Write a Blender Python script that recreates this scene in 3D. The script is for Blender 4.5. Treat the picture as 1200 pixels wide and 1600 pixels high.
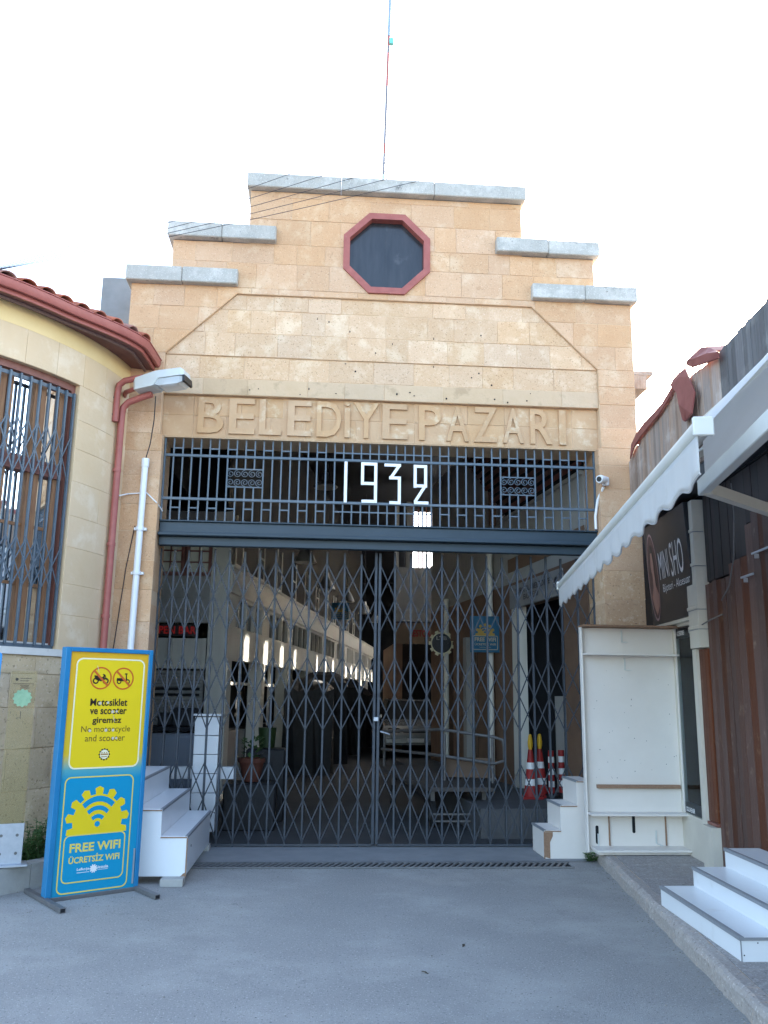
import bpy, math, random
from mathutils import Vector, Matrix
random.seed(7)
R=math.radians
sc=bpy.context.scene
for o in list(bpy.data.objects): bpy.data.objects.remove(o)
col=sc.collection

# ------------------------------------------------------------------ camera
YAW,PITCH,ROLL=0.07192,0.20765,0.01265
CAM=Vector((-0.66989,-9.37973,1.6))
fw=Vector((math.sin(YAW)*math.cos(PITCH),math.cos(YAW)*math.cos(PITCH),math.sin(PITCH)))
rt=Vector((math.cos(YAW),-math.sin(YAW),0)); up=rt.cross(fw)
r2=rt*math.cos(ROLL)+up*math.sin(ROLL); u2=up*math.cos(ROLL)-rt*math.sin(ROLL)
cd=bpy.data.cameras.new('camera'); cam=bpy.data.objects.new('camera',cd); col.objects.link(cam)
m3=Matrix((r2,u2,-fw)).transposed().to_4x4(); m3.translation=CAM; cam.matrix_world=m3
cd.sensor_fit='VERTICAL'; cd.sensor_height=24.0; cd.lens=24.0*1350/1600; cd.clip_start=0.05; cd.clip_end=2000
sc.camera=cam
sc.render.resolution_x=768; sc.render.resolution_y=1024

# ------------------------------------------------------------------ sky, sun, exposure
SAZ,SEL=R(40),R(21)
w=bpy.data.worlds.new('World'); sc.world=w; w.use_nodes=True
nt=w.node_tree; nt.nodes.clear()
sky=nt.nodes.new('ShaderNodeTexSky'); sky.sky_type='NISHITA'; sky.sun_disc=False
sky.sun_elevation=SEL; sky.sun_rotation=SAZ; sky.air_density=1.0; sky.dust_density=2.5; sky.ozone_density=1.0
bg=nt.nodes.new('ShaderNodeBackground'); bg.inputs['Strength'].default_value=0.15
wo=nt.nodes.new('ShaderNodeOutputWorld')
nt.links.new(sky.outputs[0],bg.inputs[0]); nt.links.new(bg.outputs[0],wo.inputs[0])
sd=bpy.data.lights.new('sun','SUN'); sd.energy=4.0; sd.angle=R(0.53); sd.color=(1,0.93,0.82)
sun=bpy.data.objects.new('sun',sd); col.objects.link(sun)
sundir=Vector((math.sin(SAZ)*math.cos(SEL),math.cos(SAZ)*math.cos(SEL),math.sin(SEL)))
sun.rotation_euler=(-sundir).to_track_quat('-Z','Y').to_euler()
sc.view_settings.view_transform='Standard'; sc.view_settings.look='None'
sc.view_settings.gamma=1.0; sc.view_settings.exposure=2.85; sc.view_settings.use_curve_mapping=False

# ------------------------------------------------------------------ materials
MATS={}
def mat(name,c1,c2=None,scale=6.0,rough=0.7,bump=0.0,bscale=40.0,rand=0.0,metal=0.0,spec=0.4,detail=6.0,
        patch=None,pscale=1.2,pth=(0.52,0.62),stretch=None,streak=None,alpha=1.0,trans=0.0,emit=None,estr=0.0,wear=None,wth=(0.62,0.68),wscale=14.0,coat=0.0,speck=None,sscale=200.0):
    if name in MATS: return MATS[name]
    m=bpy.data.materials.new(name); m.use_nodes=True; t=m.node_tree; N=t.nodes; L=t.links
    b=N['Principled BSDF']; b.inputs['Roughness'].default_value=rough; b.inputs['Metallic'].default_value=metal
    b.inputs['Specular IOR Level'].default_value=spec
    if coat: b.inputs['Coat Weight'].default_value=coat; b.inputs['Coat Roughness'].default_value=0.1
    g=N.new('ShaderNodeNewGeometry'); vec=g.outputs['Position']
    if stretch:
        mp=N.new('ShaderNodeMapping'); mp.inputs['Scale'].default_value=stretch; L.new(vec,mp.inputs['Vector']); vec=mp.outputs[0]
    def noise(s,d=detail,ro=0.6,v=None):
        n=N.new('ShaderNodeTexNoise'); n.inputs['Scale'].default_value=s; n.inputs['Detail'].default_value=d; n.inputs['Roughness'].default_value=ro
        L.new(v if v is not None else vec,n.inputs['Vector']); return n.outputs['Fac']
    def ramp(f,a,c):
        r=N.new('ShaderNodeMapRange'); r.inputs['From Min'].default_value=a; r.inputs['From Max'].default_value=c; L.new(f,r.inputs['Value']); return r.outputs[0]
    def mix(f,a,c):
        x=N.new('ShaderNodeMix'); x.data_type='RGBA'
        if hasattr(f,'links'): L.new(f,x.inputs['Factor'])
        else: x.inputs['Factor'].default_value=f
        for s,v in((x.inputs['A'],a),(x.inputs['B'],c)):
            if hasattr(v,'links'): L.new(v,s)
            else: s.default_value=(*v,1)
        return x.outputs['Result']
    cur=c1
    if c2: cur=mix(ramp(noise(scale),0.3,0.7),c1,c2)
    if patch:
        f=ramp(noise(pscale,8,0.68,g.outputs['Position']),*pth); cur=mix(f,cur,patch)
    if wear:
        f=ramp(noise(wscale,8,0.7,g.outputs['Position']),*wth); cur=mix(f,cur,wear)
    if speck:
        cur=mix(ramp(noise(sscale,2,0.5,g.outputs['Position']),0.60,0.70),cur,speck[0]); cur=mix(ramp(noise(sscale*.83,2,0.5,g.outputs['Position']),0.62,0.72),cur,speck[1])
    if rand:
        oi=N.new('ShaderNodeObjectInfo'); hs=N.new('ShaderNodeHueSaturation')
        mr=N.new('ShaderNodeMapRange'); mr.inputs['To Min'].default_value=1-rand; mr.inputs['To Max'].default_value=1+rand; L.new(oi.outputs['Random'],mr.inputs['Value'])
        L.new(mr.outputs[0],hs.inputs['Value'])
        wn=N.new('ShaderNodeTexWhiteNoise'); wn.noise_dimensions='1D'; L.new(oi.outputs['Random'],wn.inputs['W'])
        mr2=N.new('ShaderNodeMapRange'); mr2.inputs['To Min'].default_value=1-rand*1.3; mr2.inputs['To Max'].default_value=1+rand*1.1; L.new(wn.outputs['Value'],mr2.inputs['Value']); L.new(mr2.outputs[0],hs.inputs['Saturation'])
        if hasattr(cur,'links'): L.new(cur,hs.inputs['Color'])
        else: hs.inputs['Color'].default_value=(*cur,1)
        cur=hs.outputs[0]
    if hasattr(cur,'links'): L.new(cur,b.inputs['Base Color'])
    else: b.inputs['Base Color'].default_value=(*cur,1)
    if bump:
        bm=N.new('ShaderNodeBump'); bm.inputs['Strength'].default_value=bump; bm.inputs['Distance'].default_value=0.01
        L.new(noise(bscale,8,0.65),bm.inputs['Height']); L.new(bm.outputs[0],b.inputs['Normal'])
    if alpha<1: b.inputs['Alpha'].default_value=alpha
    if trans: b.inputs['Transmission Weight'].default_value=trans
    if emit: b.inputs['Emission Color'].default_value=(*emit,1); b.inputs['Emission Strength'].default_value=estr
    MATS[name]=m; return m
def glass(name,tint,refl,rough=0.03):
    if name in MATS: return MATS[name]
    m=bpy.data.materials.new(name); m.use_nodes=True; t=m.node_tree; N=t.nodes; L=t.links; N.clear()
    o=N.new('ShaderNodeOutputMaterial'); tr=N.new('ShaderNodeBsdfTransparent'); tr.inputs[0].default_value=(*tint,1)
    gl=N.new('ShaderNodeBsdfGlossy'); gl.inputs['Roughness'].default_value=rough; gl.inputs['Color'].default_value=(0.9,0.95,1,1)
    fr=N.new('ShaderNodeLayerWeight'); fr.inputs['Blend'].default_value=refl
    mx=N.new('ShaderNodeMixShader'); L.new(fr.outputs['Fresnel'],mx.inputs[0]); L.new(tr.outputs[0],mx.inputs[1]); L.new(gl.outputs[0],mx.inputs[2]); L.new(mx.outputs[0],o.inputs[0])
    MATS[name]=m; return m

M_stone=mat('stone',(0.56,0.335,0.19),(0.61,0.385,0.23),scale=3.5,rough=0.9,bump=0.5,bscale=30,rand=0.055,patch=(0.66,0.465,0.30),pscale=2.8,pth=(0.52,0.64),wear=(0.42,0.24,0.12),wth=(0.62,0.74),wscale=4,speck=((0.66,0.47,0.31),(0.38,0.22,0.12)),sscale=70)
M_stonep=mat('stone_pale',(0.60,0.39,0.235),(0.64,0.435,0.275),scale=3.5,rough=0.9,bump=0.5,bscale=30,rand=0.06,patch=(0.71,0.525,0.355),pscale=4.6,pth=(0.50,0.64),wear=(0.44,0.26,0.13),wth=(0.64,0.74),wscale=4,speck=((0.72,0.54,0.38),(0.40,0.24,0.13)),sscale=70)
M_stones=mat('stone_string',(0.55,0.385,0.24),(0.60,0.43,0.28),scale=5,rough=0.9,bump=0.4,bscale=30,rand=0.05,patch=(0.47,0.33,0.205),pscale=5,pth=(0.55,0.66),wear=(0.34,0.25,0.17),wth=(0.68,0.75),wscale=7)
M_stonel=mat('stone_letter',(0.52,0.32,0.175),(0.57,0.37,0.215),scale=5,rough=0.9,bump=0.4,bscale=35,rand=0.04,patch=(0.64,0.475,0.31),pscale=6,pth=(0.55,0.66))
M_stonew=mat('stone_worn',(0.50,0.285,0.14),(0.60,0.385,0.21),scale=5,rough=0.95,bump=0.9,bscale=16,rand=0.1,patch=(0.66,0.48,0.30),pscale=6,pth=(0.56,0.62),wear=(0.30,0.16,0.08),wth=(0.60,0.68),wscale=7,speck=((0.66,0.48,0.31),(0.30,0.17,0.09)),sscale=40)
M_mortar=mat('mortar',(0.66,0.47,0.30),(0.58,0.40,0.25),scale=8,rough=0.95)
M_lmort=mat('left_mortar',(0.66,0.49,0.31),(0.62,0.455,0.28),scale=8,rough=0.95)
M_coping=mat('coping_concrete',(0.36,0.345,0.31),(0.45,0.43,0.39),scale=7,rough=0.9,bump=0.4,patch=(0.54,0.515,0.47),pscale=3,pth=(0.5,0.62),wear=(0.17,0.165,0.15),wth=(0.60,0.70),wscale=6,stretch=(1,1,0.3),speck=((0.62,0.61,0.58),(0.28,0.28,0.27)),sscale=90)
M_upst=mat('upstand_render',(0.20,0.205,0.21),(0.26,0.265,0.27),scale=5,rough=0.95)
M_red=mat('red_paint',(0.31,0.085,0.07),(0.37,0.115,0.095),scale=12,rough=0.55,wear=(0.55,0.33,0.29),wth=(0.64,0.70),wscale=30)
M_redp=mat('red_pipe',(0.34,0.095,0.08),(0.40,0.125,0.105),scale=8,rough=0.45)
M_dglass=mat('dark_glass',(0.018,0.02,0.026),(0.035,0.036,0.042),scale=4,rough=0.22,spec=0.5,wear=(0.09,0.09,0.095),wth=(0.6,0.8),wscale=3,stretch=(4,1,0.6))
M_steel=mat('steel_bluegrey',(0.075,0.105,0.135),(0.095,0.125,0.155),scale=9,rough=0.45,spec=0.5,wear=(0.30,0.31,0.32),wth=(0.68,0.74),wscale=45,rand=0.08)
M_beam=mat('steel_beam',(0.018,0.036,0.052),(0.027,0.048,0.068),scale=5,rough=0.5,spec=0.5,wear=(0.25,0.28,0.30),wth=(0.70,0.76),wscale=20,stretch=(0.4,1,1))
M_strip=mat('gate_strip_paint',(0.034,0.04,0.05),(0.05,0.056,0.068),scale=14,rough=0.55,spec=0.35,wear=(0.14,0.115,0.10),wth=(0.64,0.72),wscale=40)
M_gate=mat('gate_paint',(0.045,0.054,0.068),(0.062,0.073,0.09),scale=14,rough=0.5,spec=0.4,wear=(0.18,0.15,0.13),wth=(0.64,0.72),wscale=40,rand=0.15)
M_white=mat('white_paint',(0.78,0.79,0.80),(0.72,0.73,0.74),scale=5,rough=0.45)
M_digit=mat('digit_white',(0.85,0.86,0.86),rough=0.5)
M_asph=mat('asphalt',(0.265,0.258,0.247),(0.315,0.306,0.292),scale=1.1,rough=0.9,bump=0.6,bscale=120,patch=(0.37,0.36,0.34),pscale=0.9,pth=(0.47,0.66),wear=(0.17,0.165,0.16),wth=(0.63,0.74),wscale=2.6,speck=((0.47,0.455,0.43),(0.12,0.12,0.118)),sscale=75)
M_thr=mat('threshold_concrete',(0.20,0.205,0.21),(0.26,0.262,0.265),scale=3,rough=0.9,bump=0.25,bscale=90,wear=(0.13,0.13,0.135),wth=(0.62,0.8),wscale=3)
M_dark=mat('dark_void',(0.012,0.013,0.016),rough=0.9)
M_iron=mat('cast_iron',(0.14,0.14,0.14),(0.19,0.19,0.19),scale=30,rough=0.7)
M_plaster=mat('yellow_plaster',(0.78,0.58,0.28),(0.83,0.64,0.34),scale=2.5,rough=0.9,bump=0.15,bscale=20)
M_lstone=mat('left_stone',(0.66,0.485,0.30),(0.71,0.545,0.36),scale=3,rough=0.9,bump=0.35,bscale=25,rand=0.02,patch=(0.75,0.60,0.43),pscale=3,pth=(0.55,0.66),wear=(0.52,0.37,0.22),wth=(0.64,0.78),wscale=5)
M_lbase=mat('left_base_stone',(0.50,0.385,0.25),(0.58,0.46,0.31),scale=5,rough=0.95,bump=0.9,bscale=22,rand=0.07,wear=(0.34,0.25,0.16),wth=(0.6,0.75),wscale=6,speck=((0.62,0.51,0.38),(0.28,0.21,0.13)),sscale=45)
M_sill=mat('sill_stone',(0.62,0.60,0.56),(0.70,0.68,0.64),scale=6,rough=0.9,bump=0.3,wear=(0.4,0.38,0.35),wth=(0.62,0.74),wscale=8)
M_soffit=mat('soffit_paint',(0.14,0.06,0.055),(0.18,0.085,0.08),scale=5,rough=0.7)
M_tile=mat('roof_tile',(0.34,0.11,0.075),(0.42,0.17,0.12),scale=9,rough=0.8,rand=0.18)
M_wframe=mat('window_frame_paint',(0.20,0.075,0.06),(0.25,0.11,0.085),scale=10,rough=0.6)
M_wood=mat('mullion_wood',(0.36,0.19,0.09),(0.22,0.10,0.05),scale=5,rough=0.6,stretch=(14,14,0.9))
M_curt=mat('curtain',(0.55,0.54,0.50),(0.40,0.39,0.37),scale=3,rough=0.9,stretch=(8,8,0.3))
M_glass=glass('window_glass',(0.55,0.6,0.62),0.55)
M_sglass=glass('shop_glass',(0.80,0.84,0.84),0.12)
M_amber=mat('totem_glass',(0.34,0.27,0.11),rough=0.12,alpha=0.26,spec=0.5)
M_galv=mat('galvanised',(0.42,0.45,0.50),(0.5,0.53,0.58),scale=20,rough=0.45,metal=0.6)
M_conc=mat('concrete',(0.34,0.33,0.31),(0.42,0.41,0.39),scale=8,rough=0.95,bump=0.5,bscale=50,wear=(0.22,0.21,0.2),wth=(0.6,0.74),wscale=7)
M_leaf=mat('leaf_green',(0.045,0.10,0.03),(0.08,0.15,0.045),scale=25,rough=0.6,rand=0.0)
M_blue=mat('sign_frame_blue',(0.012,0.17,0.36),(0.018,0.20,0.41),scale=6,rough=0.4)
M_lam=mat('white_laminate',(0.75,0.77,0.79),(0.71,0.73,0.75),scale=2,rough=0.28,spec=0.5,wear=(0.60,0.59,0.58),wth=(0.58,0.80),wscale=3.5)
M_lamw=mat('white_board',(0.75,0.70,0.65),(0.69,0.64,0.59),scale=2.2,rough=0.5,wear=(0.42,0.36,0.30),wth=(0.70,0.76),wscale=16)
M_edge=mat('edge_strip',(0.24,0.25,0.27),rough=0.5)
M_chip=mat('chipboard',(0.24,0.14,0.09),(0.32,0.20,0.13),scale=40,rough=0.9)
M_tube=mat('steel_tube',(0.13,0.13,0.135),(0.18,0.17,0.165),scale=20,rough=0.5,metal=0.3)
M_pvc=mat('white_pvc',(0.78,0.79,0.80),rough=0.35)
M_lampb=mat('lamp_body',(0.60,0.62,0.60),(0.54,0.56,0.55),scale=8,rough=0.45)
M_lens=mat('lamp_lens',(0.75,0.8,0.82),rough=0.08,alpha=0.55,spec=0.6)
M_black=mat('black_plastic',(0.015,0.015,0.017),rough=0.4)
M_wire=mat('wire',(0.03,0.03,0.035),rough=0.6)
M_plank=mat('weathered_plank',(0.40,0.31,0.25),(0.26,0.19,0.15),scale=4,rough=0.9,bump=0.5,bscale=14,rand=0.22,stretch=(22,22,0.8),patch=(0.48,0.41,0.36),pscale=2.5,pth=(0.5,0.7))
M_plankd=mat('dark_plank',(0.17,0.165,0.165),(0.11,0.105,0.105),scale=4,rough=0.9,bump=0.5,bscale=14,rand=0.25,stretch=(22,22,0.8),patch=(0.24,0.23,0.22),pscale=2.5,pth=(0.5,0.7))
M_rplank=mat('red_brown_plank',(0.125,0.050,0.031),(0.078,0.031,0.020),scale=4,rough=0.6,bump=0.4,bscale=10,rand=0.28,stretch=(20,20,0.7),wear=(0.20,0.115,0.075),wth=(0.58,0.70),wscale=7)
M_nplank=mat('black_brown_plank',(0.028,0.022,0.022),(0.04,0.03,0.028),scale=4,rough=0.6,rand=0.25,stretch=(20,20,0.7))
M_sheet=mat('red_sheet',(0.20,0.055,0.05),(0.26,0.085,0.075),scale=6,rough=0.6,wear=(0.10,0.04,0.04),wth=(0.6,0.72),wscale=9)
M_cloth=mat('awning_cloth',(0.80,0.80,0.79),(0.73,0.73,0.72),scale=5,rough=0.9,bump=0.25,bscale=25,stretch=(3,3,0.4),wear=(0.62,0.61,0.57),wth=(0.55,0.72),wscale=4)
def cloth(m,c):
    t=m.node_tree; b=t.nodes['Principled BSDF']; o=t.nodes['Material Output']; tr=t.nodes.new('ShaderNodeBsdfTranslucent'); tr.inputs[0].default_value=(*c,1); mx=t.nodes.new('ShaderNodeMixShader'); mx.inputs[0].default_value=.5
    t.links.new(b.outputs[0],mx.inputs[1]); t.links.new(tr.outputs[0],mx.inputs[2]); t.links.new(mx.outputs[0],o.inputs['Surface'])
cloth(M_cloth,(.75,.75,.74))
M_alu=mat('awning_bar',(0.62,0.62,0.58),(0.55,0.55,0.52),scale=4,rough=0.4)
M_fabric=mat('awning_fabric_beige',(0.82,0.79,0.74),(0.76,0.73,0.68),scale=4,rough=0.9); cloth(M_fabric,(.88,.85,.8))
M_cream=mat('cream_paint',(0.60,0.56,0.48),(0.54,0.50,0.43),scale=4,rough=0.6,wear=(0.36,0.30,0.24),wth=(0.68,0.75),wscale=12)
M_sign=mat('black_sign_face',(0.014,0.017,0.024),(0.02,0.023,0.03),scale=3,rough=0.35)
M_paper=mat('sign_white_print',(0.78,0.78,0.78),rough=0.6)
M_terr=mat('terrazzo',(0.34,0.315,0.30),(0.24,0.22,0.21),scale=60,rough=0.75,bump=0.3,bscale=90,detail=3,patch=(0.40,0.375,0.36),pscale=30,pth=(0.55,0.6),speck=((0.50,0.47,0.45),(0.14,0.125,0.12)),sscale=70)
M_kerb=mat('kerb_terrazzo',(0.33,0.29,0.265),(0.40,0.36,0.33),scale=40,rough=0.9,bump=0.9,bscale=30,wear=(0.48,0.38,0.31),wth=(0.58,0.66),wscale=14,speck=((0.55,0.50,0.46),(0.17,0.15,0.14)),sscale=60)
M_hallw=mat('hall_white',(0.72,0.70,0.63),(0.66,0.64,0.58),scale=2,rough=0.85)
M_hallg=mat('hall_grey',(0.40,0.39,0.37),(0.35,0.34,0.325),scale=2,rough=0.9)
M_hallb=mat('hall_brown',(0.17,0.10,0.065),(0.21,0.13,0.085),scale=2.5,rough=0.85,wear=(0.18,0.10,0.065),wth=(0.6,0.75),wscale=4)
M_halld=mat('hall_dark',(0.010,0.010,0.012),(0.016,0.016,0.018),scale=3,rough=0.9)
M_slat=mat('dark_red_slat',(0.14,0.06,0.05),(0.10,0.045,0.04),scale=5,rough=0.7,rand=0.2)
M_shut=mat('roller_shutter',(0.32,0.31,0.29),(0.27,0.26,0.25),scale=4,rough=0.5)
M_tarp=mat('dark_tarpaulin',(0.012,0.0125,0.015),(0.02,0.021,0.024),scale=5,rough=0.6,bump=0.6,bscale=6)
M_led=mat('red_led',(0.05,0.005,0.005),rough=0.5,emit=(1,0.03,0.03),estr=0.015)
M_lit=mat('daylit_window_glass',(0.8,0.85,0.9),rough=0.3,emit=(0.95,0.97,1.0),estr=2.2)
M_cone=mat('cone_red',(0.34,0.022,0.02),(0.28,0.02,0.02),scale=8,rough=0.55)
M_ylw=mat('yellow_cap',(0.62,0.36,0.02),rough=0.5)
M_car=mat('car_silver',(0.42,0.43,0.44),rough=0.25,metal=0.5,coat=0.6)
M_tyre=mat('tyre',(0.02,0.02,0.02),rough=0.85)
M_chrome=mat('chrome',(0.7,0.7,0.7),rough=0.12,metal=1.0)
M_pend=mat('pendant_metal',(0.30,0.30,0.29),rough=0.4,metal=0.5)
M_pot=mat('terracotta',(0.10,0.032,0.02),(0.13,0.045,0.028),scale=8,rough=0.8)
M_grn=mat('green_plastic',(0.02,0.04,0.01),rough=0.5)

# ------------------------------------------------------------------ helpers
class MB:
    def __init__(s): s.v=[]; s.f=[]
    def add(s,vs,fs):
        b=len(s.v); s.v+= [tuple(x) for x in vs]; s.f+=[tuple(i+b for i in f) for f in fs]; return s
    def box(s,c,sz,rot=None,ch=0.0):
        hx,hy,hz=sz[0]/2,sz[1]/2,sz[2]/2; c=Vector(c)
        if ch<=0:
            vs=[Vector((x*hx,y*hy,z*hz)) for x in(-1,1) for y in(-1,1) for z in(-1,1)]
            fs=[(0,1,3,2),(4,6,7,5),(0,4,5,1),(2,3,7,6),(0,2,6,4),(1,5,7,3)]
        else:
            ch=min(ch,hx*.45,hy*.45,hz*.45); vs=[]; idx={}
            for x in(-1,1):
                for y in(-1,1):
                    for z in(-1,1):
                        for a in range(3):
                            p=[x*(hx-ch),y*(hy-ch),z*(hz-ch)]; p[a]=(x*hx,y*hy,z*hz)[a]
                            idx[(x,y,z,a)]=len(vs); vs.append(Vector(p))
            fs=[]
            S=(-1,1)
            for x in S: fs.append([idx[(x,y,z,0)] for y,z in((-1,-1),(1,-1),(1,1),(-1,1))][::x])
            for y in S: fs.append([idx[(x,y,z,1)] for x,z in((-1,-1),(-1,1),(1,1),(1,-1))][::y])
            for z in S: fs.append([idx[(x,y,z,2)] for x,y in((-1,-1),(1,-1),(1,1),(-1,1))][::z])
            for x in S:
                for y in S: fs.append([idx[(x,y,-1,0)],idx[(x,y,-1,1)],idx[(x,y,1,1)],idx[(x,y,1,0)]][::x*y])
                for z in S: fs.append([idx[(x,-1,z,0)],idx[(x,1,z,0)],idx[(x,1,z,2)],idx[(x,-1,z,2)]][::x*z])
            for y in S:
                for z in S: fs.append([idx[(-1,y,z,1)],idx[(-1,y,z,2)],idx[(1,y,z,2)],idx[(1,y,z,1)]][::y*z])
            for x in S:
                for y in S:
                    for z in S: fs.append([idx[(x,y,z,0)],idx[(x,y,z,1)],idx[(x,y,z,2)]][::x*y*z])
        if rot is not None: vs=[rot@v for v in vs]
        return s.add([v+c for v in vs],fs)
    def bar(s,a,b,wd,th,upv=(0,0,1),ch=0.0):
        a=Vector(a); b=Vector(b); d=(b-a); l=d.length; d.normalize(); upv=Vector(upv)
        if abs(d.dot(upv))>0.98: upv=Vector((0,1,0))
        y=upv.cross(d).normalized(); z=d.cross(y)
        rot=Matrix((d,y,z)).transposed()
        return s.box((a+b)/2,(l,wd,th),rot,ch)
    def tube(s,path,r,n=10,caps=True):
        path=[Vector(p) for p in path]; rs=r if isinstance(r,(list,tuple)) else [r]*len(path)
        vs=[];fs=[]; prev=None
        for i,p in enumerate(path):
            d=(path[min(i+1,len(path)-1)]-path[max(i-1,0)]).normalized()
            if prev is None: a=d.cross(Vector((0,0,1)) if abs(d.z)<.9 else Vector((1,0,0))).normalized()
            else: a=(prev-d*prev.dot(d)).normalized()
            prev=a; b=d.cross(a)
            for k in range(n):
                t=2*math.pi*k/n; vs.append(p+(a*math.cos(t)+b*math.sin(t))*rs[i])
        for i in range(len(path)-1):
            for k in range(n): fs.append((i*n+k,i*n+(k+1)%n,(i+1)*n+(k+1)%n,(i+1)*n+k))
        if caps: fs.append(tuple(range(n))[::-1]); fs.append(tuple((len(path)-1)*n+k for k in range(n)))
        return s.add(vs,fs)
    def lathe(s,prof,c=(0,0,0),n=20):
        c=Vector(c); vs=[];fs=[]
        for r,z in prof:
            for k in range(n): t=2*math.pi*k/n; vs.append(c+Vector((r*math.cos(t),r*math.sin(t),z)))
        for i in range(len(prof)-1):
            for k in range(n): fs.append((i*n+k,i*n+(k+1)%n,(i+1)*n+(k+1)%n,(i+1)*n+k))
        fs.append(tuple(range(n))[::-1]); fs.append(tuple((len(prof)-1)*n+k for k in range(n)))
        return s.add(vs,fs)
    def prism(s,poly,fn,d0,d1,ch=0.0,back=True):
        """poly: 2D points ccw; fn(u,v,d)->3D; front at d0, back at d1 (d grows away from viewer)"""
        n=len(poly); vs=[]; fs=[]
        if ch>0:
            cx=sum(p[0] for p in poly)/n; cy=sum(p[1] for p in poly)/n
            ins=inset(poly,ch)
            vs=[fn(*p,d0) for p in ins]+[fn(*p,d0+ch*0.8) for p in poly]+[fn(*p,d1) for p in poly]
            fs.append(tuple(range(n)))
            for k in range(n): fs.append((k,n+k,n+(k+1)%n,(k+1)%n))
            o=n
        else:
            vs=[fn(*p,d0) for p in poly]+[fn(*p,d1) for p in poly]; fs.append(tuple(range(n))); o=0
        for k in range(n): fs.append((o+k,o+n+k,o+n+(k+1)%n,o+(k+1)%n))
        if back: fs.append(tuple(o+n+k for k in range(n))[::-1])
        return s.add(vs,fs)
    def flat(s,poly,fn,d=0.0):
        return s.add([fn(*p,d) for p in poly],[tuple(range(len(poly)))])
def inset(poly,c):
    n=len(poly); out=[]
    for i in range(n):
        p0=Vector(poly[i-1]);p1=Vector(poly[i]);p2=Vector(poly[(i+1)%n])
        e1=(p1-p0); e2=(p2-p1)
        if e1.length<1e-6 or e2.length<1e-6: out.append(tuple(p1)); continue
        e1.normalize(); e2.normalize(); n1=Vector((-e1.y,e1.x)); n2=Vector((-e2.y,e2.x))
        k=1+n1.dot(n2); q=p1+(n1+n2)*(c/max(k,0.35)); out.append((q.x,q.y))
    return out
def clip_half(poly,a,b,c):
    out=[]; n=len(poly)
    for i in range(n):
        p=poly[i]; q=poly[(i+1)%n]; dp=a*p[0]+b*p[1]-c; dq=a*q[0]+b*q[1]-c
        if dp>=0: out.append(p)
        if (dp>0 and dq<0) or (dp<0 and dq>0):
            t=dp/(dp-dq); out.append((p[0]+t*(q[0]-p[0]),p[1]+t*(q[1]-p[1])))
    res=[]
    for p in out:
        if not res or abs(p[0]-res[-1][0])+abs(p[1]-res[-1][1])>1e-5: res.append(p)
    if len(res)>1 and abs(res[0][0]-res[-1][0])+abs(res[0][1]-res[-1][1])<1e-5: res.pop()
    return res if len(res)>2 else []
def edges(conv):
    for i in range(len(conv)):
        p=conv[i]; q=conv[(i+1)%len(conv)]; a=-(q[1]-p[1]); b=q[0]-p[0]; l=math.hypot(a,b); a/=l;b/=l
        yield a,b,a*p[0]+b*p[1]       # inside: a x + b y >= c
def clip_in(poly,conv,g=0.0):
    for a,b,c in edges(conv):
        poly=clip_half(poly,a,b,c+g)
        if not poly: return []
    return poly
def subtract(poly,conv,g=0.0):
    out=[]; cur=poly
    for a,b,c in edges(conv):
        o=clip_half(cur,-a,-b,-(c-g))
        if o: out.append(o)
        cur=clip_half(cur,a,b,c-g)
        if not cur: break
    return out
def area(p): return 0.5*sum(p[i][0]*p[(i+1)%len(p)][1]-p[(i+1)%len(p)][0]*p[i][1] for i in range(len(p)))

def rootloc(p):
    l=Vector((0,0,0))
    while p is not None: l+=p.location; p=p.parent
    return l
def mesh(mb,name):
    me=bpy.data.meshes.new(name); me.from_pydata(mb.v,[],mb.f); me.update(); return me
def obj(name,mb,m,parent=None,smooth=False,stuff=False):
    """world-space builder -> one mesh object, a child of parent"""
    l=rootloc(parent) if parent else Vector((0,0,0))
    if isinstance(mb,MB):
        me=bpy.data.meshes.new(name); me.from_pydata([(a-l.x,b-l.y,c-l.z) for a,b,c in mb.v],[],mb.f); me.update()
    else: me=mb
    me.materials.append(m) if not me.materials else None
    o=bpy.data.objects.new(name,me); col.objects.link(o)
    if parent: o.parent=parent
    if smooth:
        for p in me.polygons: p.use_smooth=True
        me.set_sharp_from_angle(angle=R(40))
    if stuff: o['kind']='stuff'
    return o
def inst(name,me,parent,loc,rot=None):
    """shared mesh data placed at a world point"""
    o=bpy.data.objects.new(name,me); col.objects.link(o); o.parent=parent
    o.location=Vector(loc)-(rootloc(parent) if parent else Vector((0,0,0)))
    if rot is not None: o.rotation_euler=rot
    return o
def thing(name,label,cat,loc=(0,0,0),group=None):
    o=bpy.data.objects.new(name,None); o.empty_display_size=0.2; col.objects.link(o); o.location=loc; o['label']=label; o['category']=cat
    if group: o['group']=group
    return o
def tag(o,label,cat,group=None):
    o['label']=label; o['category']=cat
    if group: o['group']=group
    return o
def struct(name,mb,m):
    o=obj(name,mb,m); o['kind']='structure'; return o
def plane_fn(O,U,V,N):
    O,U,V,N=Vector(O),Vector(U),Vector(V),Vector(N)
    return lambda u,v,d: O+U*u+V*v-N*d        # d>0 goes behind the face
def text_tris(body,bold=0.0):
    c=bpy.data.curves.new('t','FONT'); c.body=body; c.size=1; c.offset=bold; c.resolution_u=3
    o=bpy.data.objects.new('t',c); col.objects.link(o)
    dg=bpy.context.evaluated_depsgraph_get(); dg.update()
    me=bpy.data.meshes.new_from_object(o.evaluated_get(dg))
    vs=[v.co.copy() for v in me.vertices]; fs=[tuple(p.vertices) for p in me.polygons]
    bpy.data.objects.remove(o); bpy.data.curves.remove(c); bpy.data.meshes.remove(me)
    return vs,fs
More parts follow.
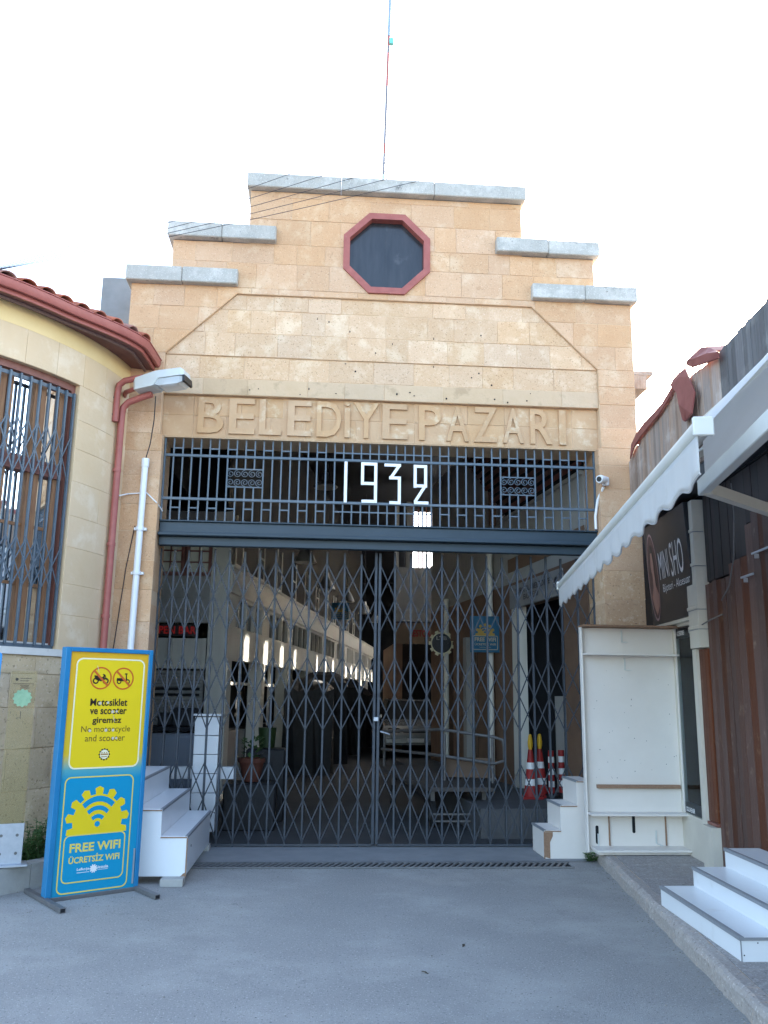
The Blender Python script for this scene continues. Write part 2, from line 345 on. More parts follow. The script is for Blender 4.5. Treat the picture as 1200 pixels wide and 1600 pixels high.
def text_flat(mb,body,fn,box,d=0.0,bold=0.0,fit=True,thick=0.0):
    vs,fs=text_tris(body,bold)
    x0=min(v.x for v in vs);x1=max(v.x for v in vs);y0=min(v.y for v in vs);y1=max(v.y for v in vs)
    a,b,c,e=box; sx=(b-a)/(x1-x0); sy=(e-c)/(y1-y0)
    pts=[((v.x-x0)*sx+a,(v.y-y0)*sy+c) for v in vs]
    if thick<=0: mb.add([fn(*p,d) for p in pts],fs); return
    n=len(pts); vv=[fn(*p,d) for p in pts]+[fn(*p,d+thick) for p in pts]
    cnt={}
    for f in fs:
        for i in range(len(f)):
            e_=(f[i],f[(i+1)%len(f)]); cnt[e_]=1
    sides=[(a_,b_+0,b_+n,a_+n)[::-1] for (a_,b_) in cnt if (b_,a_) not in cnt]
    mb.add(vv,list(fs)+[tuple(s_) for s_ in sides])
def rrect(u0,u1,v0,v1,r,n=5):
    out=[]
    for cx,cy,a in((u1-r,v0+r,-90),(u1-r,v1-r,0),(u0+r,v1-r,90),(u0+r,v0+r,180)):
        for k in range(n+1): t=R(a+90*k/n); out.append((cx+r*math.cos(t),cy+r*math.sin(t)))
    return out
def ring(mb,outer,inner,fn,d):
    n=len(outer); mb.add([fn(*p,d) for p in outer]+[fn(*p,d) for p in inner],[(k,(k+1)%n,n+(k+1)%n,n+k) for k in range(n)])
def circ(cx,cy,r,n=28,r2=None): return [(cx+r*math.cos(2*math.pi*k/n),cy+(r2 or r)*math.sin(2*math.pi*k/n)) for k in range(n)]

# ================================================================== SETTING
g=MB(); S=300
g.add([(-S,-S,0),(S,-S,0),(S,S,0),(-S,S,0)],[(0,1,2,3)]); struct('ground',g,M_asph)
g=MB(); g.add([(-2.46,-0.48,.004),(2.3,-0.48,.004),(2.3,0.45,.004),(-2.46,0.45,.004)],[(0,1,2,3)]); struct('threshold',g,M_thr)
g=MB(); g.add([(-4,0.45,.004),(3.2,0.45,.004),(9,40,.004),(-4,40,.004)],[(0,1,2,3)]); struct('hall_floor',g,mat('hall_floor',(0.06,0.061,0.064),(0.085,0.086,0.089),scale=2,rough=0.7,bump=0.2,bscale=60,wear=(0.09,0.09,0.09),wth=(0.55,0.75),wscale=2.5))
# raised pavement on the right
def kerbx(y): return 2.2+0.137*y
def wallx(y): return 3.02+0.1*y
pav=MB()
ys=[-0.1-0.6*i for i in range(17)]
ys[0]=-0.10
for i in range(len(ys)-1):
    a,b=ys[i],ys[i+1]
    A=[(kerbx(a)+.10,a),(wallx(a)+.3,a),(wallx(b)+.3,b),(kerbx(b)+.10,b)]
    pav.add([(x,y,0) for x,y in A]+[(x,y,.118) for x,y in A],[(4,5,6,7)[::-1],(0,1,5,4),(2,3,7,6),(1,2,6,5),(3,0,4,7)])
pavo=struct('pavement',pav,M_mortar)
# paving slabs on it, each its own piece
k=0
for i in range(0,16):
    y0=-0.12-i*0.6; y1=y0-0.592
    for j in range(2):
        mb=MB(); ym=(y0+y1)/2
        xs0=[kerbx(y)+.108 for y in(y0,y1)]; xm=[kerbx(y)+.108+0.40 for y in(y0,y1)]; xe=[wallx(y)-0.0 for y in(y0,y1)]
        if j==0: P=[(xs0[0],y0),(xs0[1],y1),(xm[1]-.006,y1),(xm[0]-.006,y0)]
        else: P=[(xm[0],y0),(xm[1],y1),(xe[1],y1),(xe[0],y0)]
        mb.prism(P,lambda u,v,d:Vector((u,v,.124-d)),0,.02,ch=.003)
        obj('paving_slab',mb,M_terr,pavo)
for i in range(9):
    y0=-0.12-i*1.05; y1=y0-1.044; mb=MB(); rr=random.Random(i)
    n=10; vs=[];fs=[]
    for q in range(n+1):
        y=y0+(y1-y0)*q/n; x=kerbx(y)+rr.uniform(-.006,.006)
        for (dx,z) in((.10,-.01),(.002,-.01),(.0,.085),(.012,.112),(.035,.1235),(.10,.1235)): vs.append((x+dx*(1 if dx>0 else 0)+ (0 if dx>.05 else rr.uniform(-.004,.004)),y,z))
    for q in range(n):
        for c in range(5): fs.append((q*6+c,q*6+c+1,q*6+6+c+1,q*6+6+c))
    fs.append(tuple(range(6))[::-1]); fs.append(tuple(n*6+c for c in range(6)))
    mb.add(vs,fs); obj('kerb_stone',mb,M_kerb,pavo)

# ================================================================== GATEWAY FACADE
GW=thing('market_gateway','stepped sandstone market gateway with octagonal window and raised lettering','gateway',(0,0,0))
def fac(off): return lambda u,v,d: Vector((u,off+d,v))
OCT_Z,OCT_R=6.707,0.514
def octo(r): return [(r/math.cos(math.pi/8)*math.cos(R(22.5+45*k)),OCT_Z+r/math.cos(math.pi/8)*math.sin(R(22.5+45*k))) for k in range(8)]
TR=[(-2.505,5.36),(2.505,5.36),(1.731,6.12),(-1.731,6.12)]
def rect(x0,x1,z0,z1): return [(x0,z0),(x1,z0),(x1,z1),(x0,z1)]
core=MB()
def corep(polys,off,depth):
    for p in polys: core.prism(p,fac(off),0,depth)
hole=octo(OCT_R-0.05)
rng=random.Random(3)
def courses(z0,z1,h=0.288,base=5.36):
    zs=[z0]; k=math.ceil((z0-base)/h+0.25)
    while base+k*h<z1-0.07: zs.append(base+k*h); k+=1
    zs.append(z1); return zs
def ashlar(x0,x1,zs,off,depth,m,clips=(),subs=(),wmin=.26,wmax=.52,widths=None):
    for zi in range(len(zs)-1):
        za,zb=zs[zi],zs[zi+1]; x=x0
        cuts=[x0]
        while x<x1-1e-4:
            wd=rng.uniform(wmin,wmax)
            if x1-(x+wd)<wmin*.7: wd=x1-x
            x+=wd; cuts.append(min(x,x1))
        for a,b in zip(cuts[:-1],cuts[1:]):
            gp=.0022
            p=rect(a+gp,b-gp,za+gp,zb-gp); ps=[p]
            for c in clips: ps=[q for q in (clip_in(q,c,gp) for q in ps) if q]
            for c in subs:
                t=[]
                for q in ps: t+=subtract(q,c,-gp if False else gp)
                ps=t
            ps=[q for q in ps if area(q)>.0015]
            if not ps: continue
            mb=MB(); pr=rng.uniform(-.003,.004)
            if len(ps)==1 and len(ps[0])==4: ps=[[(x_+rng.uniform(-.0025,.0025),z_+rng.uniform(-.0025,.0025)) for x_,z_ in ps[0]]]
            for q in ps: mb.prism(q,fac(off-pr),0,depth,ch=.0035 if len(ps)==1 else 0,back=depth>.3)
            obj('stone_block',mb,m,GW)
# upper tiers
o2=octo(OCT_R-0.012)
ashlar(-1.63,1.63,courses(6.765,7.45),0,.5,M_stone,subs=[o2])
ashlar(-2.50,2.50,courses(6.195,6.765),0,.5,M_stone,subs=[o2])
ashlar(-2.94,2.94,courses(5.36,6.195),0,.06,M_stone,subs=[TR])
ashlar(-2.505,2.505,[5.36,5.645,5.93,6.12],.03,.06,M_stonep,clips=[TR])
ashlar(-2.505,2.505,[5.09,5.36],.045,.06,M_stonep,wmin=.36,wmax=.55)
ashlar(-2.505,2.505,[4.895,5.088],.036,.06,M_stones,wmin=.40,wmax=.7)
for a,b in((-2.505,-2.16),(-2.16,-.9),(-.9,.35),(.35,1.4),(1.4,2.2),(2.2,2.505)):
    ashlar(a,b,[4.405,4.66,4.893],.10,.06,M_stonel,wmin=.36,wmax=.62)
zsP=[0.0]
while zsP[-1]<4.40-.2: zsP.append(zsP[-1]+rng.uniform(.27,.36))
zsP[-1]=4.405
for s in(-1,1):
    zz=[0.0,.36,.70,1.02,1.36,1.68,2.0,2.32,2.66,2.98,3.30,3.6,3.92,4.2,4.405]
    x0,x1=(2.47,2.94) if s>0 else (-2.94,-2.47)
    if s<0: ashlar(x0,x1,zz,0,.55,M_stone,wmin=.30,wmax=.47)
    else: ashlar(x0,x1,[z for z in zz if z<3.1],0,.55,M_stonew,wmin=.30,wmax=.47); ashlar(x0,x1,[z for z in zz if z>2.9],0,.55,M_stone,wmin=.30,wmax=.47)
    x0,x1=(2.507,2.94) if s>0 else (-2.94,-2.507)
    ashlar(x0,x1,[4.405,4.65,4.93,5.15,5.36],0,.12,M_stone,wmin=.25,wmax=.43)
# core walls behind the blocks (mortar shows in the joints)
cp=.0045
for p in subtract(rect(-1.628,1.628,6.76,7.45),hole): core.prism(p,fac(cp),0,.5)
for p in subtract(rect(-2.498,2.498,6.19,6.76),hole): core.prism(p,fac(cp),0,.5)
for p in subtract(rect(-2.938,2.938,5.36,6.19),TR): core.prism(p,fac(cp),0,.52)
core.prism(TR,fac(.03+cp),0,.45)
core.prism(rect(-2.505,2.505,5.09,5.36),fac(.045+cp),0,.45)
core.prism(rect(-2.505,2.505,4.895,5.09),fac(.036+cp),0,.45)
core.prism(rect(-2.505,2.505,4.40,4.895),fac(.10+cp),0,.45)
for s in(-1,1):
    a,b=(2.474,2.936) if s>0 else (-2.936,-2.474)
    core.prism(rect(a,b,0,4.40),fac(cp),0,.54); a,b=(2.505,2.936) if s>0 else (-2.936,-2.505)
    core.prism(rect(a,b,4.40,5.36),fac(cp),0,.54)
obj('wall',core,M_mortar,GW)
for i in range(26):
    hx=rng.uniform(-2.4,2.4); hz=rng.choice((rng.uniform(5.0,5.34),rng.uniform(4.92,5.05),rng.uniform(5.45,5.9)))
    off_=.045 if hz>5.09 and hz<5.36 else .036 if hz<5.09 else .03
    if hz>5.36 and abs(hx)>2.505-(hz-5.36): continue
    mb=MB(); mb.prism(circ(hx,hz,rng.uniform(.005,.011),7,rng.uniform(.005,.014)),fac(off_-.0045),0,.004); obj('fixing_hole',mb,M_dark,GW)
# copings
for i,(a,b,z0,z1) in enumerate(((-1.672,1.672,7.452,7.63),(-2.558,-1.304,6.767,6.946),(1.304,2.558,6.767,6.946),(-2.996,-1.725,6.197,6.381),(1.725,2.996,6.197,6.381))):
    k=3 if i==0 else 2
    for q_ in range(k):
        a1=a+(b-a)*q_/k; b1=a+(b-a)*(q_+1)/k; dz=rng.uniform(-.004,.004); mb=MB(); mb.box(((a1+b1)/2,.22+rng.uniform(-.006,.006),(z0+z1)/2+dz+.004),(b1-a1-.004,.64,z1-z0),ch=.01); obj('coping',mb,M_coping,GW)
# stub wall behind on the left and wooden eave on the right
mb=MB(); mb.box((-3.2,.9,5.95),(.5,.5,1.25),ch=.01); tag(obj('roof_upstand',mb,M_upst),'grey rendered stub wall showing behind left end of the gateway','wall')
# octagonal window
ow=MB(); A=octo(OCT_R);B=octo(OCT_R-.03);C=octo(OCT_R-.075)
f=fac(0); n=8
vs=[f(*p,.05) for p in A]+[f(*p,-.03) for p in A]+[f(*p,-.03) for p in C]+[f(*p,.10) for p in C]
fs=[]
for k in range(8):
    j=(k+1)%8
    for l in range(3): fs.append((l*8+k,l*8+j,l*8+8+j,l*8+8+k))
wroot=MB(); wroot.add(vs,fs)
# split frame into its eight members
WIN=None
for k in range(8):
    j=(k+1)%8; mb=MB(); gq=.0
    q=[A[k],A[j],C[j],C[k]]
    vs=[f(*p,-.03) for p in q]+[f(*p,.11) for p in q]
    mb.add(vs,[(0,1,2,3)[::-1],(4,5,6,7),(0,4,5,1),(2,6,7,3),(1,5,6,2),(3,7,4,0)])
    if WIN is None:
        pane=MB(); pane.prism(octo(OCT_R-.06),fac(.07),0,.012); WIN=obj('octagonal_window',pane,M_dglass,GW)
    obj('frame_member',mb,M_red,WIN)
mb=MB(); mb.box((.0,.062,OCT_Z),(.025,.012,.86)); obj('glazing_bar',mb,M_dglass,WIN)
# raised letters
LET=[('B',-2.11,-1.82),('E',-1.76,-1.47),('L',-1.42,-1.17),('E',-1.10,-.83),('D',-.77,-.49),('\u0130',-.46,-.385),('Y',-.35,-.06),('E',-.02,.27),('P',.40,.66),('A',.72,.98),('Z',1.04,1.31),('A',1.38,1.62),('R',1.70,1.96),('I',2.04,2.12)]
for ch,a,b in LET:
    mb=MB(); top=4.872 if ch!='\u0130' else 4.885
    if ch=='\u0130':
        mb.prism(rect(a+.008,b-.008,4.452,4.80),fac(.072),0,.035); mb.prism(circ((a+b)/2,4.852,.026,10),fac(.072),0,.035)
    else: text_flat(mb,ch,fac(.072),(a,b,4.452,top),0,bold=.010,thick=.035)
    obj('letter',mb,M_stonel,GW)

# ------------------------------------------------------------------ beam
mb=MB()
BM=thing('steel_lintel_beam','dark blue steel beam spanning the gateway between grille and folding gate','beam',(0,.2,3.2))
mb.box((0,.20,3.375),(4.935,.12,.125),ch=.006); obj('web',mb,M_beam,BM)
mb=MB(); mb.box((0,.165,3.292),(4.935,.21,.036),ch=.006); obj('flange',mb,M_beam,BM)
mb=MB(); mb.box((0,.20,3.225),(4.935,.10,.095),ch=.006); obj('gate_track',mb,M_beam,BM)
mb=MB(); mb.box((0,.19,3.446),(4.935,.16,.016),ch=.003); obj('flange',mb,M_beam,BM)

# ------------------------------------------------------------------ transom grille
GR=thing('transom_grille','blue-grey steel grille with scroll panels and white year numerals above the beam','grille',(0,.15,3.46))
GY=.15
def bx(i): return -2.462+ (4.924/49)*i
bt=MB(); bt.box((0,0,0),(.018,.018,.175),ch=.002); m_top=mesh(bt,'bar_short'); m_top.materials.append(M_steel)
zt0,zt1=4.215,4.40; zm0,zm1=3.715,4.185; zb0,zb1=3.455,3.69
def vb(x,z0,z1): 
    mb=MB(); mb.box((x,GY,(z0+z1)/2),(.0165,.0165,z1-z0)); obj('bar',mb,M_steel,GR)
digx=((-.53,.61))
for i in range(1,49):
    x=bx(i)
    vb(x,zt0,zt1); vb(x,zb0,zb1)
    if i in(8,9,10,39,40,41): vb(x,4.068,zm1); vb(x,zm0,3.845)
    elif 19<i<30: pass
    else: vb(x,zm0,zm1)
def hb(a,b,z,h=.015,nm='cross_bar'):
    mb=MB(); mb.box(((a+b)/2,GY,z),(b-a-.0165,.0145,h)); obj(nm,mb,M_steel,GR)
for i in range(1,48):
    if i%2==1 or 19<=i<30:
        hb(bx(i),bx(i+1),4.285); hb(bx(i),bx(i+1),3.60)
for z in(4.20,3.7025):
    mb=MB(); mb.box((0,GY-.004,z),(4.936,.028,.030),ch=.003); obj('rail',mb,M_steel,GR)
for s in(-1,1):
    mb=MB(); mb.box((s*2.458,GY,3.93),(.018,.03,.94)); obj('side_bar',mb,M_steel,GR)
for i0 in(7,38):
    a,b=bx(i0),bx(i0+4)
    for z in(4.06,3.853):
        hb(a,b,z,.013,'panel_rail')
    wd=(b-a)/5.0
    for c in range(5):
        for rw in(0,1):
            cx=a+wd*(c+.5); cz=4.006 if rw else 3.907; sg=1 if rw else -1
            pts=[]
            for t in range(26):
                th=t/25*R(560); rr=.044*(1-.78*(t/25)); pts.append((cx+rr*math.cos(th+R(90)),GY-.002,cz+sg*rr*math.sin(th+R(90))))
            mb=MB(); mb.tube(pts,.0045,5); obj('scroll',mb,M_steel,GR,smooth=True)
# numerals
def strokes(name,lines,wd=.034):
    mb=MB()
    for k,(p,q) in enumerate(lines): mb.bar((p[0],GY-.03-.0015*k,p[1]),(q[0],GY-.03-.0015*k,q[1]),.012,wd,upv=(0,1,0)) if False else mb.bar((p[0],GY-.028-.0012*k,p[1]),(q[0],GY-.028-.0012*k,q[1]),wd,.012,upv=(0,-1,0))
    obj(name,mb,M_digit,GR)
h=.017
def poly(pts,name='numeral'): strokes(name,[(pts[i],pts[i+1]) for i in range(len(pts)-1)])
poly([(-.425,3.705),(-.425,4.18)])
def ext(pts):  # square the corners by extending each axis-aligned stroke
    out=[]
    for i in range(len(pts)-1):
        p=Vector(pts[i]);q=Vector(pts[i+1]);d=(q-p).normalized()*h
        out.append((tuple(p-d),tuple(q+d)))
    return out
strokes('numeral',ext([(-.225,3.725),(-.085,3.725),(-.085,4.16),(-.235,4.16),(-.235,3.93),(-.085,3.93)]))
strokes('numeral',ext([(.03,4.155),(.185,4.155)])+[((.185,4.155),(.09,4.01))]+ext([(.085,4.005),(.185,4.005),(.185,3.715),(.09,3.715)]))
strokes('numeral',ext([(.365,3.915),(.365,4.15),(.485,4.15),(.485,3.92),(.365,3.92)])+[((.485,3.93),(.365,3.735))]+ext([(.37,3.722),(.50,3.722)]))

# ------------------------------------------------------------------ folding scissor gate, two leaves
GAY=.35
BL=[-2.47,-2.31,-2.16,-2.02,-1.86,-1.70,-1.53,-1.36,-1.18,-.99,-.80,-.61,-.41,-.215,-.05]
BRt=[-.005,.17,.35,.53,.70,.88,1.05,1.22,1.40,1.57,1.74,1.91,2.085,2.275,2.47]
ub=MB(); 
ub.box((-.009,0,0),(.004,.028,3.16)); ub.box((.009,0,0),(.004,.028,3.16)); ub.box((0,.012,0),(.014,.004,3.16)); 
ub.box((0,-.012,0),(.022,.004,3.16))
me_u=mesh(ub,'upright'); me_u.materials.append(M_gate)
GROUPS=((3.04,2.65,2.27),(1.99,1.59,1.21),(.86,.485,.06))
def leaf(xs,label):
    G=thing('folding_gate_leaf',label,'gate',(sum(xs)/len(xs),GAY,0),'leaves of the folding gate')
    n=len(xs); rr=random.Random(n+int(xs[0]*10))
    for i,x in enumerate(xs):
        if i in(0,n-1):
            mb=MB(); mb.box((x,GAY,1.6),(.030,.035,3.14),ch=.003); obj('end_post',mb,M_gate,G)
        else:
            o=inst('upright',me_u,G,(x,GAY,1.60+rr.uniform(-.03,.0))); o.rotation_euler=(0,rr.uniform(-.0035,.0035),0)
    for zt,zm,zb in GROUPS:
        for i in range(n):
            for s,yo in((1,-.020),(-1,-.027)):
                pts=[(xs[i],zt)]
                if 0<=i+s<n: pts.append((xs[i+s],zm))
                if len(pts)==2 and 0<=i+2*s<n: pts.append((xs[i+2*s],zb))
                if len(pts)>1:
                    mb=MB()
                    for p,q in zip(pts[:-1],pts[1:]):
                        mb.bar((p[0],GAY+yo,p[1]),(q[0],GAY+yo,q[1]),.0125,.005,upv=(0,1,0))
                    obj('lattice_strip',mb,M_strip,G)
            # strips that start at the middle of the end bars
        for i,s in((0,1),(n-1,-1)):
            mb=MB(); mb.bar((xs[i],GAY-.024,zm),(xs[i+s],GAY-.024,zb),.0125,.005,upv=(0,1,0)); obj('lattice_strip',mb,M_strip,G)
    mb=MB(); mb.box(((xs[0]+xs[-1])/2,GAY,.024),(xs[-1]-xs[0]-.03,.03,.02)); obj('bottom_rail',mb,M_gate,G)
    return G
G1=leaf(BL,'left leaf of the closed scissor-lattice folding gate')
G2=leaf(BRt,'right leaf of the closed scissor-lattice folding gate')
mb=MB(); mb.box((-.03,GAY-.035,1.33),(.055,.02,.045),ch=.004); obj('lock',mb,M_galv,G1)
mb=MB(); mb.tube([(.02,GAY-.03,1.20),(.06,GAY-.06,1.19),(.12,GAY-.05,1.17)],.008,6); obj('handle',mb,M_galv,G2)
# ------------------------------------------------------------------ drain in front of the gate
DR=thing('drain_grate','long cast iron slotted drain grate across the ground before the gate','drain',(0,-.67,0))
mb=MB(); mb.add([(-1.9,-.78,.006),(1.80,-.80,.006),(1.80,-.57,.006),(-1.9,-.56,.006)],[(0,1,2,3)]); obj('channel',mb,M_dark,DR)
for y0 in(-.795,-.565):
    mb=MB(); mb.box((-.05,y0,.008),(3.72,.026,.012),ch=.002); obj('frame_edge',mb,M_iron,DR)
bb=MB(); bb.box((0,0,0),(.024,.235,.012),Matrix.Rotation(R(-24),3,'Z')); me_b=mesh(bb,'bar'); me_b.materials.append(M_iron)
for i in range(61): inst('grate_bar',me_b,DR,(-1.85+i*.060,-.68,.0095))

# ================================================================== LEFT CURVED BUILDING
K=R(30)/1.7
def arc(s,off=0.0):
    N=max(1,int(abs(s)/.05)+1); x,y=-2.87,0.0; ds=s/N
    for i in range(N):
        th=R(10)+K*(i+.5)*ds; x-=math.sin(th)*ds; y-=math.cos(th)*ds
    th=R(10)+K*s; return Vector((x+math.cos(th)*off,y-math.sin(th)*off,0))
def af(s,z,off=0.0): p=arc(s,off); p.z=z; return p
LB=thing('curved_corner_building','yellow plastered round-cornered building with red eaves and barred window','building',(-4,-1,0))
SEND=6.0; W0,W1,WZ0,WZ1=.92,2.75,1.97,4.62
def shell(mb,s0,s1,z0,z1,o0,o1,step=.12):
    n=max(1,int(round((s1-s0)/step))); vs=[];fs=[]
    for i in range(n+1):
        s=s0+(s1-s0)*i/n
        vs+=[af(s,z0,o1),af(s,z1,o1),af(s,z1,o0),af(s,z0,o0)]
    for i in range(n):
        for c in range(4): d=(c+1)%4; fs.append((i*4+c,i*4+4+c,i*4+4+d,i*4+d))
    fs.append((0,1,2,3)); fs.append(tuple(n*4+c for c in range(4))[::-1]); mb.add(vs,fs)
T=.32
wl=MB()
shell(wl,-.5,SEND,4.96,5.24,-T,-.002); obj('plaster_band',wl,M_plaster,LB,smooth=True)
wl=MB()
shell(wl,-.5,W0+.0,0,4.96,-T,-.004); shell(wl,W1,SEND,0,4.96,-T,-.004); shell(wl,W0,W1,0,WZ0-.02,-T,-.004); shell(wl,W0,W1,WZ1,4.96,-T,-.004)
obj('wall',wl,M_lmort,LB,smooth=True)
rng=random.Random(11)
def lblock(s0,s1,z0,z1,m,off=0.0,dep=.03,nm='stone_block',gp=.0018,rough=0.0):
    mb=MB(); n=max(2,int((s1-s0)/.09)); vs=[];fs=[]
    s0+=gp;s1-=gp;z0+=gp;z1-=gp; c=.0025
    nz=2 if not rough else 4
    zs=[z0,z0+c]+[z0+(z1-z0)*q/(nz) for q in range(1,nz)]+[z1-c,z1]
    ss=[s0,s0+c]+[s0+(s1-s0)*q/n for q in range(1,n)]+[s1-c,s1]
    for i,s in enumerate(ss):
        for j,z in enumerate(zs):
            e=i in(0,len(ss)-1) or j in(0,len(zs)-1)
            o=off-(c if e else 0)+(0 if e else rng.uniform(-rough,rough)); vs.append(af(s,z,o))
    w_=len(zs)
    for i in range(len(ss)-1):
        for j in range(w_-1): fs.append((i*w_+j,i*w_+w_+j,i*w_+w_+j+1,i*w_+j+1))
    b=len(vs)
    for s in(ss[0],ss[-1]):
        for z in(z0,z1): vs.append(af(s,z,off-dep))
    L_=len(ss)-1
    # side faces of the block
    bot=[i*w_ for i in range(len(ss))]; top=[i*w_+w_-1 for i in range(len(ss))]
    fs.append(tuple([b]+bot[::-1][::-1]+[b+2])[::-1]); fs.append(tuple([b+1]+top+[b+3]))
    fs.append(tuple([b]+[j for j in range(w_)]+[b+1])); fs.append(tuple([b+2]+[L_*w_+j for j in range(w_)]+[b+3])[::-1])
    mb.add(vs,fs); obj(nm,mb,m,LB,smooth=True)
# lintel course over the window
s=-.2
while s<4.2:
    w_=.36; lblock(s,s+w_,WZ1,4.96,M_lstone,0); s+=w_
# jamb stones
z=1.97
for hgt in(.34,.30,.36,.31,.35,.33,.30,.36): 
    if z+hgt>WZ1-.1: hgt=WZ1-z
    wj=rng.choice((.45,.62))
    lblock(W0,W0+.001 if False else W0,z,z,M_lstone) if False else None
    lblock(W0-wj,W0,z,z+hgt,M_lstone); lblock(-.2,W0-wj,z,z+hgt,M_lstone)
    lblock(W1,W1+.5,z,z+hgt,M_lstone); lblock(W1+.5,W1+1.3,z,z+hgt,M_lstone)
    z+=hgt
    if z>=WZ1-.02: break
# base courses
z=.0
for r_,hgt in enumerate((.36,.36,.36,.36,.30,.17)):
    s=-.2-(.28 if r_%2 else 0)
    while s<4.2:
        w_=rng.uniform(.5,.62)
        if s+w_>-.05: lblock(max(s,-.2),s+w_,z,z+hgt,M_lbase,.012,.03,rough=.005)
        s+=w_
    z+=hgt
mb=MB(); shell(mb,W0-.06,W1+.06,1.91,1.975,-T,.035); obj('window_sill',mb,M_sill,LB,smooth=True)
# window
wf=MB(); shell(wf,W0,W1,WZ1-.07,WZ1,-.18,-.06); WN=obj('window',wf,M_wframe,LB,smooth=True)
mb=MB(); shell(mb,W0,W0+.05,WZ0,WZ1-.07,-.18,-.06); obj('window_frame',mb,M_wframe,WN)
mb=MB(); shell(mb,W1-.05,W1,WZ0,WZ1-.07,-.18,-.06); obj('window_frame',mb,M_wframe,WN)
mb=MB(); shell(mb,W0+.05,W1-.05,WZ0,WZ0+.06,-.18,-.07); obj('window_frame',mb,M_sill,WN,smooth=True)
mb=MB(); shell(mb,W0+.05,W1-.05,3.62,3.76,-.19,-.09); obj('transom_bar',mb,M_wframe,WN,smooth=True)
for a,b in((1.0,1.06),(1.24,1.30),(1.315,1.375),(1.62,1.68),(1.695,1.755),(2.0,2.06),(2.3,2.36)):
    for z0,z1 in((WZ0+.06,3.62),(3.76,WZ1-.07)):
        mb=MB(); shell(mb,a,b,z0,z1,-.185,-.115); obj('mullion',mb,M_wood,WN)
for a,b in((1.06,1.24),(1.375,1.62),(1.755,2.0),(2.06,2.3),(2.36,2.7)):
    for z0,z1 in((WZ0+.06,2.55),(2.58,3.10),(3.13,3.62),(3.76,WZ1-.07)):
        mb=MB(); shell(mb,a,b,z0,z1,-.160,-.152); obj('pane',mb,M_glass,WN)
    for zz in(2.565,3.115):
        mb=MB(); shell(mb,a,b,zz-.015,zz+.015,-.175,-.14); obj('glazing_bar',mb,M_wood,WN)
    mb=MB(); n=14; vs=[];fs=[]
    for i in range(n+1):
        s=a+(b-a)*i/n; o=-.30+.02*math.sin(i*2.1); vs+=[af(s,WZ0+.06,o),af(s+.02*math.sin(i),3.55,o)]
    for i in range(n): fs.append((i*2,i*2+2,i*2+3,i*2+1))
    mb.add(vs,fs); obj('curtain',mb,M_curt,WN,smooth=True)
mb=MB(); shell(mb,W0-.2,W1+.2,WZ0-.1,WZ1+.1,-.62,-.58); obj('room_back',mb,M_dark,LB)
# security grille on the window
SG=thing('window_security_grille','blue-grey folding scissor grille fixed over the curved building window','grille',af(1.6,1.975,-.03))
mb=MB(); 
gs=[W0+.035+i*.108 for i in range(17)]
for i,s in enumerate(gs):
    p=af(s,0,-.035); th=R(10)+K*s; rz=Matrix.Rotation(-th,3,'Z')
    mb=MB(); mb.box((p.x,p.y,3.265),(.028,.020,2.52),rz,ch=.002); obj('bar',mb,M_steel,SG)
for z in(4.50,1.995):
    mb=MB(); shell(mb,W0+.01,gs[-1]+.02,z-.018,z+.018,-.055,-.046); obj('rail',mb,M_steel,SG,smooth=True)
for zt,zm,zb in((4.10,3.84,3.58),(2.98,2.76,2.54)):
    for i in range(len(gs)):
        for sg,oo in((1,-.018),(-1,-.022)):
            if 0<=i+2*sg<len(gs):
                mb=MB(); P=[af(gs[i],zt,oo),af(gs[i+sg],zm,oo),af(gs[i+2*sg],zb,oo)]
                for p,q in zip(P[:-1],P[1:]): mb.bar(p,q,.004,.012)
                obj('lattice_strip',mb,M_steel,SG)
# eaves: follow the curve, then turn a corner and run straight back to the gateway
def eo(s): 
    t=min(1,max(0,(1.4-s)/.95)); return .19+.15*t*t*(3-2*t)
ES=[.45+(5.6-.45)*i/56 for i in range(57)]
EP=[af(q_,0,eo(q_)) for q_ in ES]; EW=[af(q_,0,-.06) for q_ in ES]
EP=[Vector((-2.625,-.004,0)),Vector((-2.635,-.25,0))]+EP; EW=[af(0,0,-.06),af(.22,0,-.06)]+EW
EN=[]
for i in range(len(EP)):
    d=(EP[min(i+1,len(EP)-1)]-EP[max(i-1,0)]).normalized(); EN.append(Vector((-d.y,d.x,0)))
def sweep(prof,z):
    mb=MB(); m_=len(prof); vs=[];fs=[]
    for p,nn in zip(EP,EN):
        for o,zz in prof: vs.append((p.x+nn.x*o,p.y+nn.y*o,z+zz))
    k=len(EP)
    for i in range(k-1):
        for c in range(m_): d=(c+1)%m_; fs.append((i*m_+c,i*m_+d,i*m_+m_+d,i*m_+m_+c))
    fs+=[tuple(range(m_)),tuple((k-1)*m_+c for c in range(m_))[::-1]]; mb.add(vs,fs); return mb
sf=MB(); vs=[];fs=[]
for p,q_ in zip(EP,EW): vs+=[(q_.x,q_.y,5.165),(p.x,p.y,5.135),(p.x,p.y,5.155),(q_.x,q_.y,5.185)]
for i in range(len(EP)-1):
    for c in range(4): d=(c+1)%4; fs.append((i*4+c,i*4+4+c,i*4+4+d,i*4+d))
fs+=[(0,1,2,3),tuple((len(EP)-1)*4+c for c in range(4))[::-1]]
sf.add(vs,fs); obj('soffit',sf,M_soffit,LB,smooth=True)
obj('soffit_batten',sweep([(-.10,.0),(-.075,.0),(-.075,-.022),(-.10,-.022)],5.14),mat('batten',(0.20,0.13,0.12),rough=.8),LB,smooth=True)
obj('fascia',sweep([(.0,-.015),(.018,-.015),(.018,.10),(.0,.10)],5.15),M_redp,LB,smooth=True)
